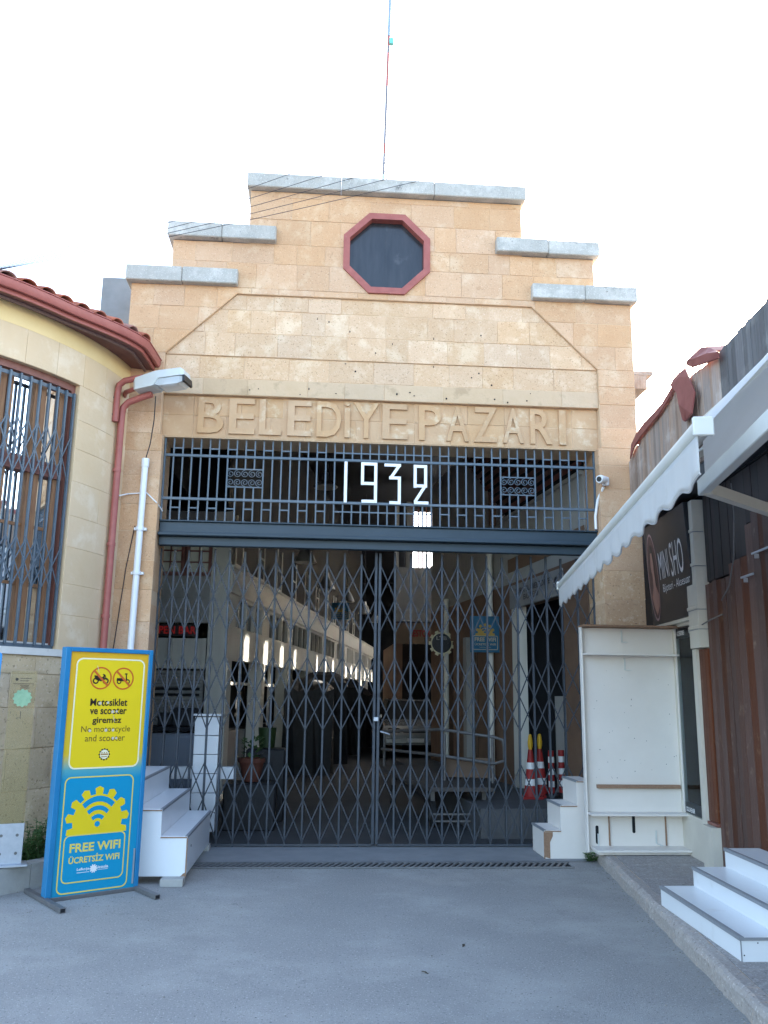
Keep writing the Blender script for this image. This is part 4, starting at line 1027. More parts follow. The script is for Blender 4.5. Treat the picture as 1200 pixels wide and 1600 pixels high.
# show window
SWN=panel('shop_window',.64,1.40,.12,.46,M_cream,.0,.05)
panel('window_frame',.64,.685,.46,2.45,M_cream,.0,.05,SWN); panel('window_frame',1.355,1.40,.46,2.45,M_cream,.0,.05,SWN)
panel('window_frame',.685,1.355,.46,.50,M_cream,.0,.05,SWN); panel('pane',.685,1.355,.50,2.28,M_sglass,-.025,.006,SWN,ch=0)
panel('window_header',.685,1.355,2.30,2.36,M_cream,.0,.05,SWN)
panel('interior_back',.5,1.5,.12,2.5,mat('shop_interior',(0.20,0.21,0.19),(0.14,0.145,0.13),scale=2,rough=.8),-.20,.02,ch=0)
for z0,txt,u0,u1 in((2.215,'ACCESSORIES',.72,.96),(2.215,'BIJOUTERIE',1.10,1.275),(.515,'SOUVENIR',.72,.98),(.515,'SOUVENIR',1.18,1.275)):
    q=MB(); text_flat(q,txt,sf_(.0),(u0,u1,z0,z0+.045),.022,bold=.02); obj('window_lettering',q,M_paper,SWN)
panel('dark_strip',.685,1.355,2.19,2.29,M_sign,-.028,.003,SWN,ch=0); panel('dark_strip',.685,1.355,.505,.60,M_sign,-.028,.003,SWN,ch=0)
DSP=thing('window_display_rack','pale jewellery display rack standing inside the shop window','rack',(3.05,-1.0,.5))
rr=random.Random(21)
for z in(.62,.95,1.30,1.62,1.92):
    q=MB(); q.prism(rect(.76,1.22,z,z+.018),sf_(-.05),0,.12); obj('shelf',q,M_paper,DSP)
    for i in range(4):
        u=.79+i*.11; hh=rr.uniform(.09,.24); q=MB(); q.prism([(u,z+.018),(u+.075,z+.018),(u+.06+rr.uniform(-.02,.03),z+hh),(u+.02,z+hh+rr.uniform(-.03,.03))],sf_(-.06),0,.03,ch=.003); obj('display_card',q,rr.choice((M_paper,M_cream,M_hallg)),DSP)
# pillar
PIL=panel('pillar',1.45,1.72,2.05,3.42,M_cream,.08,.12)
for z in(2.22,2.40,2.80,3.12): 
    q=MB(); q.prism(rect(1.44,1.73,z,z+.03),sf_(.09),0,.12,ch=.006); obj('pillar_moulding',q,M_cream,PIL)
    q=MB(); q.prism(rect(1.445,1.725,z-.008,z-.001),sf_(.084),0,.1); obj('pillar_groove',q,M_edge,PIL)
panel('pillar_strip',1.40,1.50,.12,2.045,M_cream,.05,.1)
panel('pillar_base',1.505,1.75,.12,.50,M_cream,.09,.12)
panel('pillar_base_rail',1.505,1.75,.505,.53,M_wframe,.04,.05)
for i in range(3): panel('plank',1.505+i*.08,1.581+i*.08,.535,2.04,M_rplank,.022,.05)
# plank wall
rr=random.Random(31); u=1.76
while u<9.2:
    w_=rr.uniform(.09,.15)
    z1=3.40
    redtop=2.62 if u<2.3 else (2.72 if u<2.62 else 2.97 if u<2.8 else 3.06)
    if u>3.5: redtop=3.06
    panel('plank',u,u+w_-.004,.13,redtop+rr.uniform(-.01,.01),M_rplank,.012+rr.uniform(-.004,.006),.03)
    panel('plank',u,u+w_-.004,redtop+.02,3.44,M_nplank,-.012+rr.uniform(-.004,.004),.03)
    u+=w_
for u0,u1,z in((2.70,2.95,2.545),(2.95,3.9,2.70)):
    RL=panel('wall_rail',u0,u1,z,z+.016,M_galv,.05,.012); q=MB(); q.prism(rect(u0+.05,u0+.065,z-.035,z),sf_(.045),0,.03); obj('hook',q,M_galv,RL)
q=MB(); q.tube([sf_(.05)(2.25,2.30,0),sf_(.05)(1.95,2.28,0),sf_(.05)(1.6,2.24,0)]+[sf_(.05)(2.25+.25*k/5,2.30+.12*k/5+.5*(k/5)**2,0) for k in range(1,6)][::-1][:0],.006,6); 
q.tube([sf_(.05)(2.25,2.30+.12,0),sf_(.05)(2.45,2.52,0),sf_(.05)(2.60,2.75,0),sf_(.05)(2.66,3.05,0),sf_(.05)(2.65,3.35,0)],.006,6)
tag(obj('shop_cable',q,M_tube),'thin cable drooping over the reddish plank wall and cream pillar','cable')
# shop sign
SGN=thing('shop_sign','black shop sign with oval portrait and thin white lettering','sign',(2.95,-1.0,2.36))
sg=lambda u,v,d: sf_(.06)(u,v,d+ (v-2.3)*-.06)
q=MB(); q.prism(rect(.22,1.62,2.36,3.42),sg,0,.06,ch=.004); SFc=obj('sign_face',q,M_sign,SGN)
q=MB(); q.prism(rect(.22,1.62,2.325,2.355),sg,.0,.12); obj('sign_frame',q,M_cream,SGN)
pr('lettering',M_paper,lambda q:(text_flat(q,'MINI SHOP',sg,(.80,1.98,2.77,3.0),-.003) if False else (text_flat(q,'MINI',sg,(.66,.98,2.80,3.08),-.003),text_flat(q,'SHO',sg,(1.05,1.45,2.78,3.12),-.003),text_flat(q,'Bijoteri - Aksesuar',sg,(.72,1.58,2.64,2.745),-.003))),SFc)
oc=(.42,2.86)
pr('portrait_oval',mat('oval_dark',(0.05,0.025,0.025),(0.09,0.04,0.04),scale=6,rough=.4),lambda q:q.flat(circ(oc[0],oc[1],.17,32,.45),sg,-.002),SFc)
pr('portrait_border',mat('oval_rim',(0.35,0.22,0.22),rough=.4),lambda q:ring(q,circ(oc[0],oc[1],.182,32,.468),circ(oc[0],oc[1],.168,32,.445),sg,-.003),SFc)
pr('portrait_figure',mat('portrait_skin',(0.33,0.17,0.13),rough=.5),lambda q:(q.flat(circ(.41,3.03,.06,20,.14),sg,-.003),q.flat([(.475-.08,2.95),(.46,2.93),(.475,2.76),(.56,2.66),(.53,2.54),(.43,2.45),(.35,2.54),(.31,2.66),(.39,2.76)],sg,-.0034)),SFc)
pr('portrait_hair',M_black,lambda q:q.flat([(.355,3.05),(.38,3.20),(.44,3.21),(.49,3.10),(.50,2.84),(.53,2.72),(.48,2.78),(.47,2.98),(.44,3.12),(.385,3.12),(.365,3.02),(.335,2.82),(.325,2.92)],sg,-.004),SFc)
# parapet planks above the awning
rr=random.Random(41); u=.03
def ptop(u):
    P=[(-.1,4.22),(.5,4.36),(1.5,4.41),(1.95,4.46),(2.9,4.37),(3.8,4.37),(9,4.4)]
    for (u0,z0),(u1,z1) in zip(P[:-1],P[1:]):
        if u<=u1: return z0+(z1-z0)*(u-u0)/(u1-u0)
    return 4.7
while u<8.5:
    w_=rr.uniform(.055,.10); dark=u>2.93
    panel('parapet_plank',u,u+w_-.003,3.60,ptop(u)+rr.uniform(-.008,.006),M_plankd if dark else M_plank,.20+rr.uniform(-.004,.004),.025)
    u+=w_
panel('parapet_backing',.03,8.5,3.53,4.20,M_plankd,.16,.04,ch=0); panel('dark_fascia',.03,8.5,3.46,3.595,M_sign,.19,.25)
# red roofing sheets flopping over the parapet
def sheet(name,label,pts,th=.012):
    # pts: rows of (u,z,off)
    q=MB(); vs=[];fs=[]; w_=len(pts[0])
    for row in pts:
        for u_,z_,o_ in row: vs.append(sf_(o_)(u_,z_,0))
    nn=len(vs)
    for row in pts:
        for u_,z_,o_ in row: vs.append(sf_(o_-th)(u_,z_-th*.5,0))
    for i in range(len(pts)-1):
        for j in range(w_-1):
            a=i*w_+j; f_=(a,a+1,a+w_+1,a+w_); fs.append(f_); fs.append(tuple(nn+x for x in f_[::-1]))
    bd=[j for j in range(w_)]+[i*w_+w_-1 for i in range(1,len(pts))]+[(len(pts)-1)*w_+j for j in range(w_-2,-1,-1)]+[i*w_ for i in range(len(pts)-2,0,-1)]
    for k in range(len(bd)): a,b_=bd[k],bd[(k+1)%len(bd)]; fs.append((a,nn+a,nn+b_,b_))
    q.add(vs,fs); return tag(obj(name,q,M_sheet),label,'roof sheet','loose red roof sheets')
e2=[[(0.24,4.23,0.24),(0.42,4.31,0.24),(0.70,4.35,0.24),(1.00,4.36,0.24),(1.42,4.37,0.24),(1.77,4.42,0.24)],[(0.28,4.38,0.23),(0.51,4.44,0.23),(0.83,4.46,0.23),(1.12,4.45,0.23),(1.49,4.45,0.23),(1.83,4.50,0.23)]]; e2.append([(u_,z_+.03,.0) for u_,z_,o_ in e2[1]])
sheet('roof_sheet','long thin red roof sheet edging the far end of the plank parapet',e2)
sheet('roof_sheet','torn red roof sheet hanging down the parapet planks',[[(2.13,4.07,0.25),(2.18,4.04,0.25),(2.24,4.04,0.25)],[(2.14,4.22,0.28),(2.31,4.11,0.28),(2.47,4.02,0.28)],[(2.08,4.34,0.27),(2.30,4.22,0.27),(2.55,4.19,0.27)],[(1.84,4.51,0.25),(2.10,4.49,0.25),(2.36,4.40,0.25)],[(1.85,4.57,0.22),(2.05,4.56,0.22),(2.20,4.54,0.22)]])
c2=[[(2.34,4.52,0.26),(2.48,4.44,0.26),(2.80,4.35,0.26),(3.12,4.27,0.26)],[(2.41,4.53,0.27),(2.61,4.47,0.27),(2.89,4.40,0.27),(3.14,4.31,0.27)],[(2.47,4.57,0.22),(2.64,4.56,0.22),(2.83,4.48,0.22),(2.96,4.40,0.22)]]; c2.append([(u_,z_+.02,.0) for u_,z_,o_ in c2[-1]])
sheet('roof_sheet','curled red roof sheet resting on top of the parapet',c2)
# timber eave seen past the right end of the gateway
EV=thing('timber_eave','weathered timber roof eave behind the right end of the gateway','eave',(3.2,1.2,5.4))
q=MB(); q.box((3.28,1.3,5.62),(.34,1.2,.05)); obj('board',q,M_plank,EV)
q=MB(); q.box((3.24,1.3,5.50),(.26,1.2,.18)); obj('rafter',q,M_plank,EV)
q=MB(); q.bar((3.05,1.0,5.2),(3.36,1.0,4.35),.06,.06); obj('brace',q,M_cream,EV)

# ================================================================== AWNINGS
AF=Vector((1.76,-.80,2.70)); AN=Vector((.89,-6.05,2.70))
ad=(AN-AF).normalized(); aw=Vector((-ad.y*1,ad.x,0))   # towards the wall
if aw.x<0: aw=-aw
AWN=thing('awning','white scalloped awning stretched along the right shop front','awning',((AF+AN)/2)-Vector((0,0,.2)))
q=MB(); q.tube([AF,AN],.042,12); obj('front_bar',q,M_alu,AWN,smooth=True)
for P_,s_ in((AF,-1),(AN,1)):
    q=MB(); q.bar(P_+ad*s_*.001,P_+ad*s_*.022,.085,.082,ch=.012); obj('end_cap',q,M_alu,AWN)
LEN=(AN-AF).length
def slopep(t,l,sag=.0): return AF+ad*(t*LEN)+aw*(l)+Vector((0,0,l*1.04-sag*math.sin(math.pi*min(1,l/1.1))))
q=MB(); nt_,nl=40,8; vs=[];fs=[]
for i in range(nt_+1):
    for j in range(nl+1): vs.append(slopep(i/nt_,.03+1.0*j/nl,.02)+Vector((0,0,.035)))
for i in range(nt_):
    for j in range(nl): a=i*(nl+1)+j; fs.append((a,a+nl+1,a+nl+2,a+1))
q.add(vs,fs); cv=obj('canopy',q,M_cloth,AWN,smooth=True)
q=MB(); n=260; vs=[];fs=[]; NS=15; rows=6
for i in range(n+1):
    t=i/n; ph=t*NS*2*math.pi
    drop=.165+.032*math.sin(ph/2)**2
    for j in range(rows+1):
        f_=j/rows; rip=.005*f_*math.sin(t*LEN*13+1.3*math.sin(t*31))+.002*f_*math.sin(t*LEN*37); vs.append(AF+ad*(t*LEN)+aw*(-.020+rip)+Vector((0,0,-.034-drop*f_)))
for i in range(n):
    for j in range(rows): a=i*(rows+1)+j; fs.append((a,a+rows+1,a+rows+2,a+1))
q.add(vs,fs); cv=obj('valance',q,M_cloth,AWN,smooth=True); md=cv.modifiers.new('thick','SOLIDIFY'); md.thickness=.004
q=MB(); pts=[]
for i in range(n+1): 
    v=vs[i*(rows+1)+rows]; pts.append(v)
q.tube(pts,.005,5); obj('valance_hem',q,mat('hem_grey',(0.42,0.42,0.43),rough=.8),AWN)
q=MB(); q.tube([slopep(0,1.03),slopep(1,1.03)],.05,10); obj('roller',q,M_alu,AWN,smooth=True)
for t in(.25,.75):
    q=MB(); q.bar(slopep(t,.05),slopep(t-.12,.55)-Vector((0,0,.12)),.03,.04); q.bar(slopep(t-.12,.55)-Vector((0,0,.12)),slopep(t,1.0)-Vector((0,0,.08)),.03,.04); obj('folding_arm',q,M_alu,AWN)
AW2=thing('awning','second beige awning closer to camera on the right with a hollow bar','awning',(1.4,-6,2.6))
B0=Vector((1.35,-5.02,2.70)); bd_=Vector((-.19,-.98,0)).normalized(); B1=B0+bd_*2.6
q=MB(); q.bar(B0,B1,.05,.085,ch=.004); FB2=obj('front_bar',q,M_alu,AW2)
q=MB(); q.bar(B0-bd_*.001,B0-bd_*.003,.034,.06); obj('bar_end',q,M_fabric,FB2)
q=MB(); q.bar(B0+Vector((.035,0,.045)),B1+Vector((.035,0,.045)),.03,.03); obj('lower_rail',q,M_cream,AW2)
q=MB(); vs=[];fs=[]
U0=Vector((1.80,-4.10,3.36)); U1=Vector((1.80,-7.2,3.62))
for i in range(13):
    for j in range(7):
        t_=i/12; lo=B0.lerp(B1,t_)+Vector((.02,0,.05)); hi=U0.lerp(U1,t_); f_=j/6
        vs.append(lo.lerp(hi,f_)-Vector((0,0,.06*math.sin(math.pi*f_)+.015*math.sin(i*1.7)*math.sin(math.pi*f_))))
for i in range(12):
    for j in range(6): a=i*7+j; fs.append((a,a+7,a+8,a+1))
q.add(vs,fs); cv=obj('canopy',q,M_fabric,AW2,smooth=True)
q=MB(); q.bar(U0+Vector((.04,.1,.0)),U1+Vector((.04,0,0)),.09,.09,ch=.01); obj('cassette',q,M_cream,AW2)
q=MB(); q.bar(B0+Vector((.0,-.06,-.02)),B0+Vector((1.15,.85,-.02)),.05,.06); obj('bracket',q,M_cream,AW2)
q=MB(); q.bar(B0+Vector((.75,.5,.0)),B0+Vector((.78,.45,.6)),.035,.035); obj('strut',q,M_cream,AW2)

# ================================================================== CCTV, WIRES, MAST
CC=thing('cctv_camera','white wall-mounted security camera on the right pilaster edge','camera',(2.52,-.05,4.0))
q=MB(); q.box((2.53,-.03,4.0),(.07,.06,.10),ch=.01); obj('mount',q,M_pvc,CC)
q=MB(); q.tube([(2.51,-.06,4.01),(2.44,-.13,4.0)],[.045,.05],14); obj('body',q,M_pvc,CC,smooth=True)
q=MB(); q.tube([(2.44,-.13,4.0),(2.415,-.155,3.995)],[.05,.042],14); obj('front_ring',q,M_pvc,CC,smooth=True)
q=MB(); q.tube([(2.416,-.154,3.995),(2.411,-.159,3.994)],.030,14); obj('lens',q,M_black,CC,smooth=True)
q=MB(); q.tube([(2.51,-.01,3.94),(2.46,.06,3.8),(2.44,.10,3.62),(2.44,.10,3.47)],.016,8); tag(obj('camera_cable',q,M_pvc),'white flexible conduit curling down from the security camera','cable')
WR=[((20,412),(657,285)),((10,414),(605,281)),((0,418),(552,277)),((-10,421),(500,274)),((-20,425),(441,271))]
def wire(a,b,lab):
    q=MB(); n=14; pts=[]
    for i in range(n+1): t=i/n; p=a.lerp(b,t); p.z-=.04*math.sin(math.pi*t); pts.append(p)
    q.tube(pts,.0035,5); tag(obj('overhead_wire',q,M_wire),lab,'wire','overhead wires crossing the gateway')
for i in range(5):
    b=Vector((.38-.385*i,-.09,7.645)); a=Vector((-3.95-.02*i,-1.3-.03*i,5.62-.02*i))
    wire(a,b,['overhead wire reaching farthest right along the top coping','overhead wire second from the right on the top coping','middle one of the five overhead wires on the top coping','overhead wire second from the left on the top coping','overhead wire ending nearest the left end of top coping'][i])
MA=thing('antenna_mast','slender red and white antenna mast rising from the gateway roof','mast',(-.03,.35,7.4))
q=MB(); q.tube([(-.03,.35,7.4),(-.028,.35,7.98)],.022,8); obj('base_tube',q,M_galv,MA,smooth=True)
zz=[7.98,8.28,8.42,9.25,9.75,9.85,10.0]
for i in range(len(zz)-1):
    q=MB(); x0=-.028+.022*(zz[i]-7.98); x1=-.028+.022*(zz[i+1]-7.98); q.tube([(x0,.35,zz[i]),(x1,.35,zz[i+1])],.016,8); obj('mast_section',q,mat('mast_grey',(0.16,0.155,0.17),rough=.5) if i%2==0 else M_red,MA,smooth=True)
q=MB(); q.tube([(.0165,.35,10.0),(.07,.35,12.6)],.02,8); obj('upper_pole',q,mat('mast_blue',(0.25,0.32,0.42),rough=.4),MA,smooth=True)
q=MB(); q.lathe([(.0,-.05),(.03,-.04),(.035,.0),(.03,.04),(.0,.05)],(.05,.35,9.92),10); obj('beacon',q,mat('beacon_teal',(0.15,0.5,0.45),rough=.3),MA,smooth=True)
for z in(8.0,8.12):
    q=MB(); q.bar((-.16,.35,z),(.05,.35,z+.04),.01,.01); obj('cross_arm',q,M_galv,MA)

# ================================================================== MARKET HALL INTERIOR
C0=Vector((-2.12,4.5,0)); dl=Vector((.152,.9884,0)); nl_=Vector((.9884,-.152,0))
def lw(off=0.0): return lambda u,v,d: C0+dl*u+Vector((0,0,v))-nl_*(d-off)
HL=thing('left_stall_row','long whitewashed row of market stalls receding along the left of hall','building',C0)
LL=25.0
def lpan(name,u0,u1,z0,z1,m,off=0.0,th=.15,par=HL): q=MB(); q.prism(rect(u0,u1,z0,z1),lw(off),0,th); return obj(name,q,m,par)
lpan('fascia',0,LL,3.16,3.56,M_hallw,.04,.3); lpan('spandrel',0,LL,2.12,2.60,M_hallw,0,.2)
lpan('fascia_ledge',0,LL,3.565,3.60,M_hallw,.07,.3)
nb=10; bw=LL/nb
for i in range(nb):
    u0=i*bw; lpan('pier',u0,u0+.28,0,2.12,M_hallw,.02,.25); lpan('window_pier',u0,u0+.55,2.60,3.16,M_hallw,0,.2)
    W_=lpan('window',u0+.55,u0+bw,2.60,2.64,M_hallw,0,.15)
    lpan('window_head',u0+.55,u0+bw,3.10,3.16,M_hallw,0,.15,W_)
    nw=3; ww=(bw-.55)/nw
    for k in range(nw):
        a=u0+.55+k*ww
        lpan('window_frame',a,a+.07,2.64,3.10,M_hallw,0,.12,W_); lpan('pane',a+.07,a+ww,2.64,3.10,M_dglass,-.07,.02,W_)
    lpan('shop_front_back',u0+.28,u0+bw,0,2.12,M_halld,-.9,.05)
    lpan('counter',u0+.28,u0+bw,0,.95,M_halld if i%2 else M_hallg,-.25,.4)
    for k in range(3):
        a=u0+.35+k*(bw-.3)/3; lpan('mullion',a,a+.05,.95,2.12,M_hallw,-.2,.05)
    lpan('stall_rail',u0+.28,u0+bw,1.72,1.77,M_hallw,-.18,.05)
# dark upper wall with pale glazing
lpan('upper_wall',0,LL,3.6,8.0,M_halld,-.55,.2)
for i in range(12):
    u0=.4+i*1.95; UW=lpan('upper_window',u0,u0+.05,3.62,4.9,M_hallw,-.53,.04)
    lpan('window_frame',u0+.55,u0+.60,3.62,4.9,M_hallw,-.53,.04,UW)
    for z in(3.95,4.4): lpan('glazing_bar',u0+.05,u0+.55,z,z+.03,M_hallw,-.53,.04,UW)
# front left volume
FV=thing('front_kiosk','pale kiosk wall with small-paned window and roller shutter inside gate','kiosk',(-3.2,4.45,0))
ff=lambda off=0.0:(lambda u,v,d:Vector((u,4.45+d-off,v)))
def fp(name,x0,x1,z0,z1,m,off=0.0,th=.12,par=FV): q=MB(); q.prism(rect(x0,x1,z0,z1),ff(off),0,th); return obj(name,q,m,par)
fp('wall',-4.2,-2.42,2.66,3.40,M_hallg); fp('wall',-4.2,-3.30,3.40,4.45,M_hallg); fp('wall',-2.42,-2.14,0,4.45,M_hallw,.02,.2); fp('wall',-4.2,-3.30,1.95,2.66,M_hallg)
fp('wall_top',-3.30,-2.42,4.0,4.45,M_hallg)
fp('corner_moulding',-2.22,-2.12,0,4.45,M_hallw,.05,.2)
W_=fp('window',-3.30,-2.42,3.40,3.46,M_wframe,.02,.06)
for x in(-3.30,-2.90,-2.83,-2.47): fp('window_frame',x,x+.06,3.46,4.0,M_wframe,.02,.06,W_)
for x0,x1 in((-3.24,-2.90),(-2.77,-2.47)):
    fp('pane',x0,x1,3.46,4.0,mat('painted_lit_pane',(0.80,0.80,0.70),rough=.3),-.02,.02,W_)  # pale opaque colour stands in for the light seen through the panes
    fp('glazing_bar',(x0+x1)/2-.01,(x0+x1)/2+.01,3.46,4.0,M_wframe,.01,.03,W_)
    for z in(3.62,3.80): fp('glazing_bar',x0,x1,z-.01,z+.01,M_wframe,.01,.03,W_)
fp('ledge',-4.2,-2.42,3.05,3.07,M_hallg,.015,.02)
LE=thing('led_sign','black LED sign showing red lettering over the kiosk counter','sign',(-2.9,4.42,2.44))
q=MB(); q.prism(rect(-3.34,-2.57,2.45,2.63),ff(.03),0,.06); LF=obj('housing',q,M_black,LE)
q=MB(); text_flat(q,'OPEN BAR',ff(.033),(-3.30,-2.60,2.48,2.60),0,bold=.02); obj('led_lettering',q,M_led,LF)
KD=fp('counter_window',-4.2,-2.45,1.95,2.0,M_hallw,.02,.1)
for x in(-4.0,-3.45,-3.02,-2.5): fp('counter_mullion',x,x+.06,2.0,2.42,M_hallw,.01,.06,KD)
fp('counter_back',-4.2,-2.45,2.0,2.42,M_hallw,-.06,.02,KD)
q=MB()
for i in range(26): q.prism(rect(-4.2,-2.45,.62+i*.05,.667+i*.05),ff(.0),0,.02,ch=.006)
obj('roller_shutter',q,M_shut,FV,stuff=True)
fp('shutter_vent',-3.3,-2.5,1.62,1.66,M_dark,.004,.01); fp('shutter_vent',-3.3,-2.5,1.53,1.57,M_dark,.004,.01)
fp('kiosk_base',-4.2,-2.42,0,.61,M_hallg,.02,.2)
q=MB(); q.bar((-2.0,4.6,2.62),(-2.0,4.65,2.9),.02,.02); q.bar((-3.25,4.4,3.0),(-3.12,4.1,3.25),.02,.02); tag(obj('wall_bracket',q,M_tube),'thin metal bracket on the kiosk wall','bracket')
# hall shell
q=MB()
def slab(mb,P,z,th=.2):
    k=len(P); mb.add([(x,y,z) for x,y in P]+[(x,y,z+th) for x,y in P],[tuple(range(k)),tuple(range(k,2*k))[::-1]]+[(i,(i+1)%k,k+(i+1)%k,k+i) for i in range(k)])
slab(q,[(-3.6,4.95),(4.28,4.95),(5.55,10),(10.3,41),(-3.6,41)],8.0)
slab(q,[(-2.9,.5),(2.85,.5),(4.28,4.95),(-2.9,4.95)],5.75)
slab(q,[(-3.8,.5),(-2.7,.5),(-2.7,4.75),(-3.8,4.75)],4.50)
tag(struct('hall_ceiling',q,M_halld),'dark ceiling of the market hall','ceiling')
def wallseg(mb,a,b,z0,z1,th=.2):
    a=Vector((*a,0));b=Vector((*b,0)); d=(b-a).normalized(); n=Vector((d.y,-d.x,0))
    vs=[]
    for z in(z0,z1):
        for p in(a,b,b+n*th,a+n*th): vs.append((p.x,p.y,z))
    mb.add(vs,[(0,1,2,3),(7,6,5,4),(0,4,5,1),(1,5,6,2),(2,6,7,3),(3,7,4,0)])
HS=MB()
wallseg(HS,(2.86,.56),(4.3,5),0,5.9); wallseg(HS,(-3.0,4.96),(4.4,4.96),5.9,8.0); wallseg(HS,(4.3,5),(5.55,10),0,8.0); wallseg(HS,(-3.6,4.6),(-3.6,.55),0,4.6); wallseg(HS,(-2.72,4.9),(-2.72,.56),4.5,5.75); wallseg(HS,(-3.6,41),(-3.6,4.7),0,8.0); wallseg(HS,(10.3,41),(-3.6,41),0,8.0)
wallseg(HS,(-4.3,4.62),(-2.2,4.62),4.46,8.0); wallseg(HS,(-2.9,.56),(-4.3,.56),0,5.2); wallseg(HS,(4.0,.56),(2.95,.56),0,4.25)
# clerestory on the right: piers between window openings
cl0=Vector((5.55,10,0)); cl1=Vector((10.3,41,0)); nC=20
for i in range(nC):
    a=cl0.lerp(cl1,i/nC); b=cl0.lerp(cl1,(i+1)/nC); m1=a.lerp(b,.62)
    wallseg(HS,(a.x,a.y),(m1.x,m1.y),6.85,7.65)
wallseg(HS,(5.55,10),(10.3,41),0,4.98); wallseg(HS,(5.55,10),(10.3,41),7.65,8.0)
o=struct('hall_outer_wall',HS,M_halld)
MF=mat('fill_pane_glass',(0.8,0.82,0.84),rough=0.6); cloth(MF,(.95,.95,.95))  # added row of translucent panes that spreads sunlight into the hall as fill
for i in range(16):
    a=cl0.lerp(cl1,i/16+.004); b=cl0.lerp(cl1,(i+1)/16-.004); q=MB(); wallseg(q,(a.x,a.y),(b.x,b.y),5.0,6.83,.02); obj('added_fill_pane',q,MF,o)
# right-hand interior shops
RW0=Vector((2.47,.62,0)); rd=Vector((-.104,.9946,0)); rn=Vector((-.9946,-.104,0))
def rwf(off=0.0): return lambda u,v,d: RW0+rd*u+Vector((0,0,v))-rn*(d-off)
HR=thing('right_shop_row','brown and grey row of small shops along the right of the hall','building',RW0)
def rp(name,u0,u1,z0,z1,m,off=0.0,th=.2,par=HR): q=MB(); q.prism(rect(u0,u1,z0,z1),rwf(off),0,th); return obj(name,q,m,par)
rp('wall_upper',0,8,3.25,4.25,M_hallg); rp('wall_upper',3.9,8,4.25,6.0,M_hallg,-.02,.2)
rp('wall_cap',0,3.9,4.25,4.30,M_hallg,.04,.3)
rp('wall_lower',0,.75,0,3.25,M_hallb); rp('wall_lower',2.75,4.6,0,3.25,M_hallb); rp('wall_lower',5.3,6.2,0,3.25,M_hallb); rp('wall_lower',6.8,8.0,0,3.25,M_hallb)
rp('brown_band',.75,2.75,3.2,3.25,M_hallb); rp('lintel',.75,2.75,2.88,3.2,M_hallb,.0,.2); rp('lintel',4.6,5.3,2.6,3.25,M_hallb); rp('lintel',6.2,6.8,2.6,3.25,M_hallb)
for a,b in((.75,2.75),(4.6,5.3),(6.2,6.8)): rp('dark_doorway',a,b,0,3.3,M_dark,-.6,.05); rp('doorway_ceiling',a-.1,b+.1,3.0,3.1,M_dark,-.205,.5); rp('doorway_side',b,b+.05,0,3.1,M_dark,-.205,.5); rp('doorway_side',a-.05,a,0,3.1,M_dark,-.205,.5)
rp('brown_ledge',0,2.9,3.42,3.62,M_hallb,.01,.1)
rp('door_jamb',2.5,2.72,0,2.88,M_hallw,.02,.15); rp('door_leaf',1.2,1.9,.3,1.6,M_hallg,-.3,.05)
rp('door_jamb',5.25,5.45,0,2.6,M_hallg,.02,.15)
IS=thing('shop_name_board','grey signboard with dark lettering above the near right interior doorway','sign',RW0+rd*1.7+Vector((0,0,2.85)))
q=MB(); q.prism(rect(.72,2.78,2.86,3.2),rwf(.03),0,.03,ch=.004); IF=obj('board',q,mat('board_grey',(0.30,0.30,0.30),rough=.6),IS)
q=MB(); fn_=rwf(.034); fl=lambda u,v,d:fn_(3.5-u,v,d)
text_flat(q,'TURK SU BELEDIYE',fl,(.98,2.40,3.05,3.13),0,bold=.02); text_flat(q,'BUFESI',fl,(1.35,1.95,2.94,3.02),0,bold=.02); q.flat(circ(2.6,3.06,.05,16),fl,0); obj('lettering',q,M_sign,IF)
q=MB(); q.tube([rwf(.10)(3.55,.33,0),rwf(.10)(3.55,4.2,0)],.05,10); tag(obj('wall_pipe',q,M_hallw,smooth=True),'pale vertical drainpipe on the right hall wall','pipe')
q=MB(); q.tube([rwf(.06)(6.5,.33,0),rwf(.06)(6.5,3.4,0)],.05,10); tag(obj('wall_pipe',q,M_hallw,smooth=True),'pale drainpipe beside the round gear sign','pipe')
q=MB(); q.box((1.98,3.75,5.0),(.10,.10,1.6)); tag(obj('timber_post',q,M_hallb),'brown timber post above the right shop wall','post')
SLT=thing('slatted_soffit','dark red slatted soffit above the right interior wall','soffit',RW0+Vector((0,0,4.3)))
for i in range(11):
    t=i/10; q=MB(); q.prism(rect(-.02,3.1,-.032,.032),lambda u,v,d:RW0+rd*u+Vector((0,0,4.40+.09*i+v*.85))-rn*(d-.04-.065*i-v*.5),0,.012); obj('slat',q,M_slat,SLT)
q=MB(); q.prism(rect(-.02,3.1,-.05,1.1),lambda u,v,d:RW0+rd*u+Vector((0,0,4.36+v*.82))-rn*(d+.02-v*.58),0,.02); obj('backing',q,M_halld,SLT)
# raised walkway
q=MB(); q.prism([(1.22,.88),(2.75,.88),(2.2,8.6),(.9,8.6)],lambda u,v,d:Vector((u,v,.33-d)),0,.33,ch=.01); struct('raised_walkway',q,mat('walkway_concrete',(0.085,0.086,0.09),(0.115,0.115,0.118),scale=4,rough=.9,bump=.3,bscale=50,wear=(.06,.06,.06),wth=(.6,.75),wscale=4))
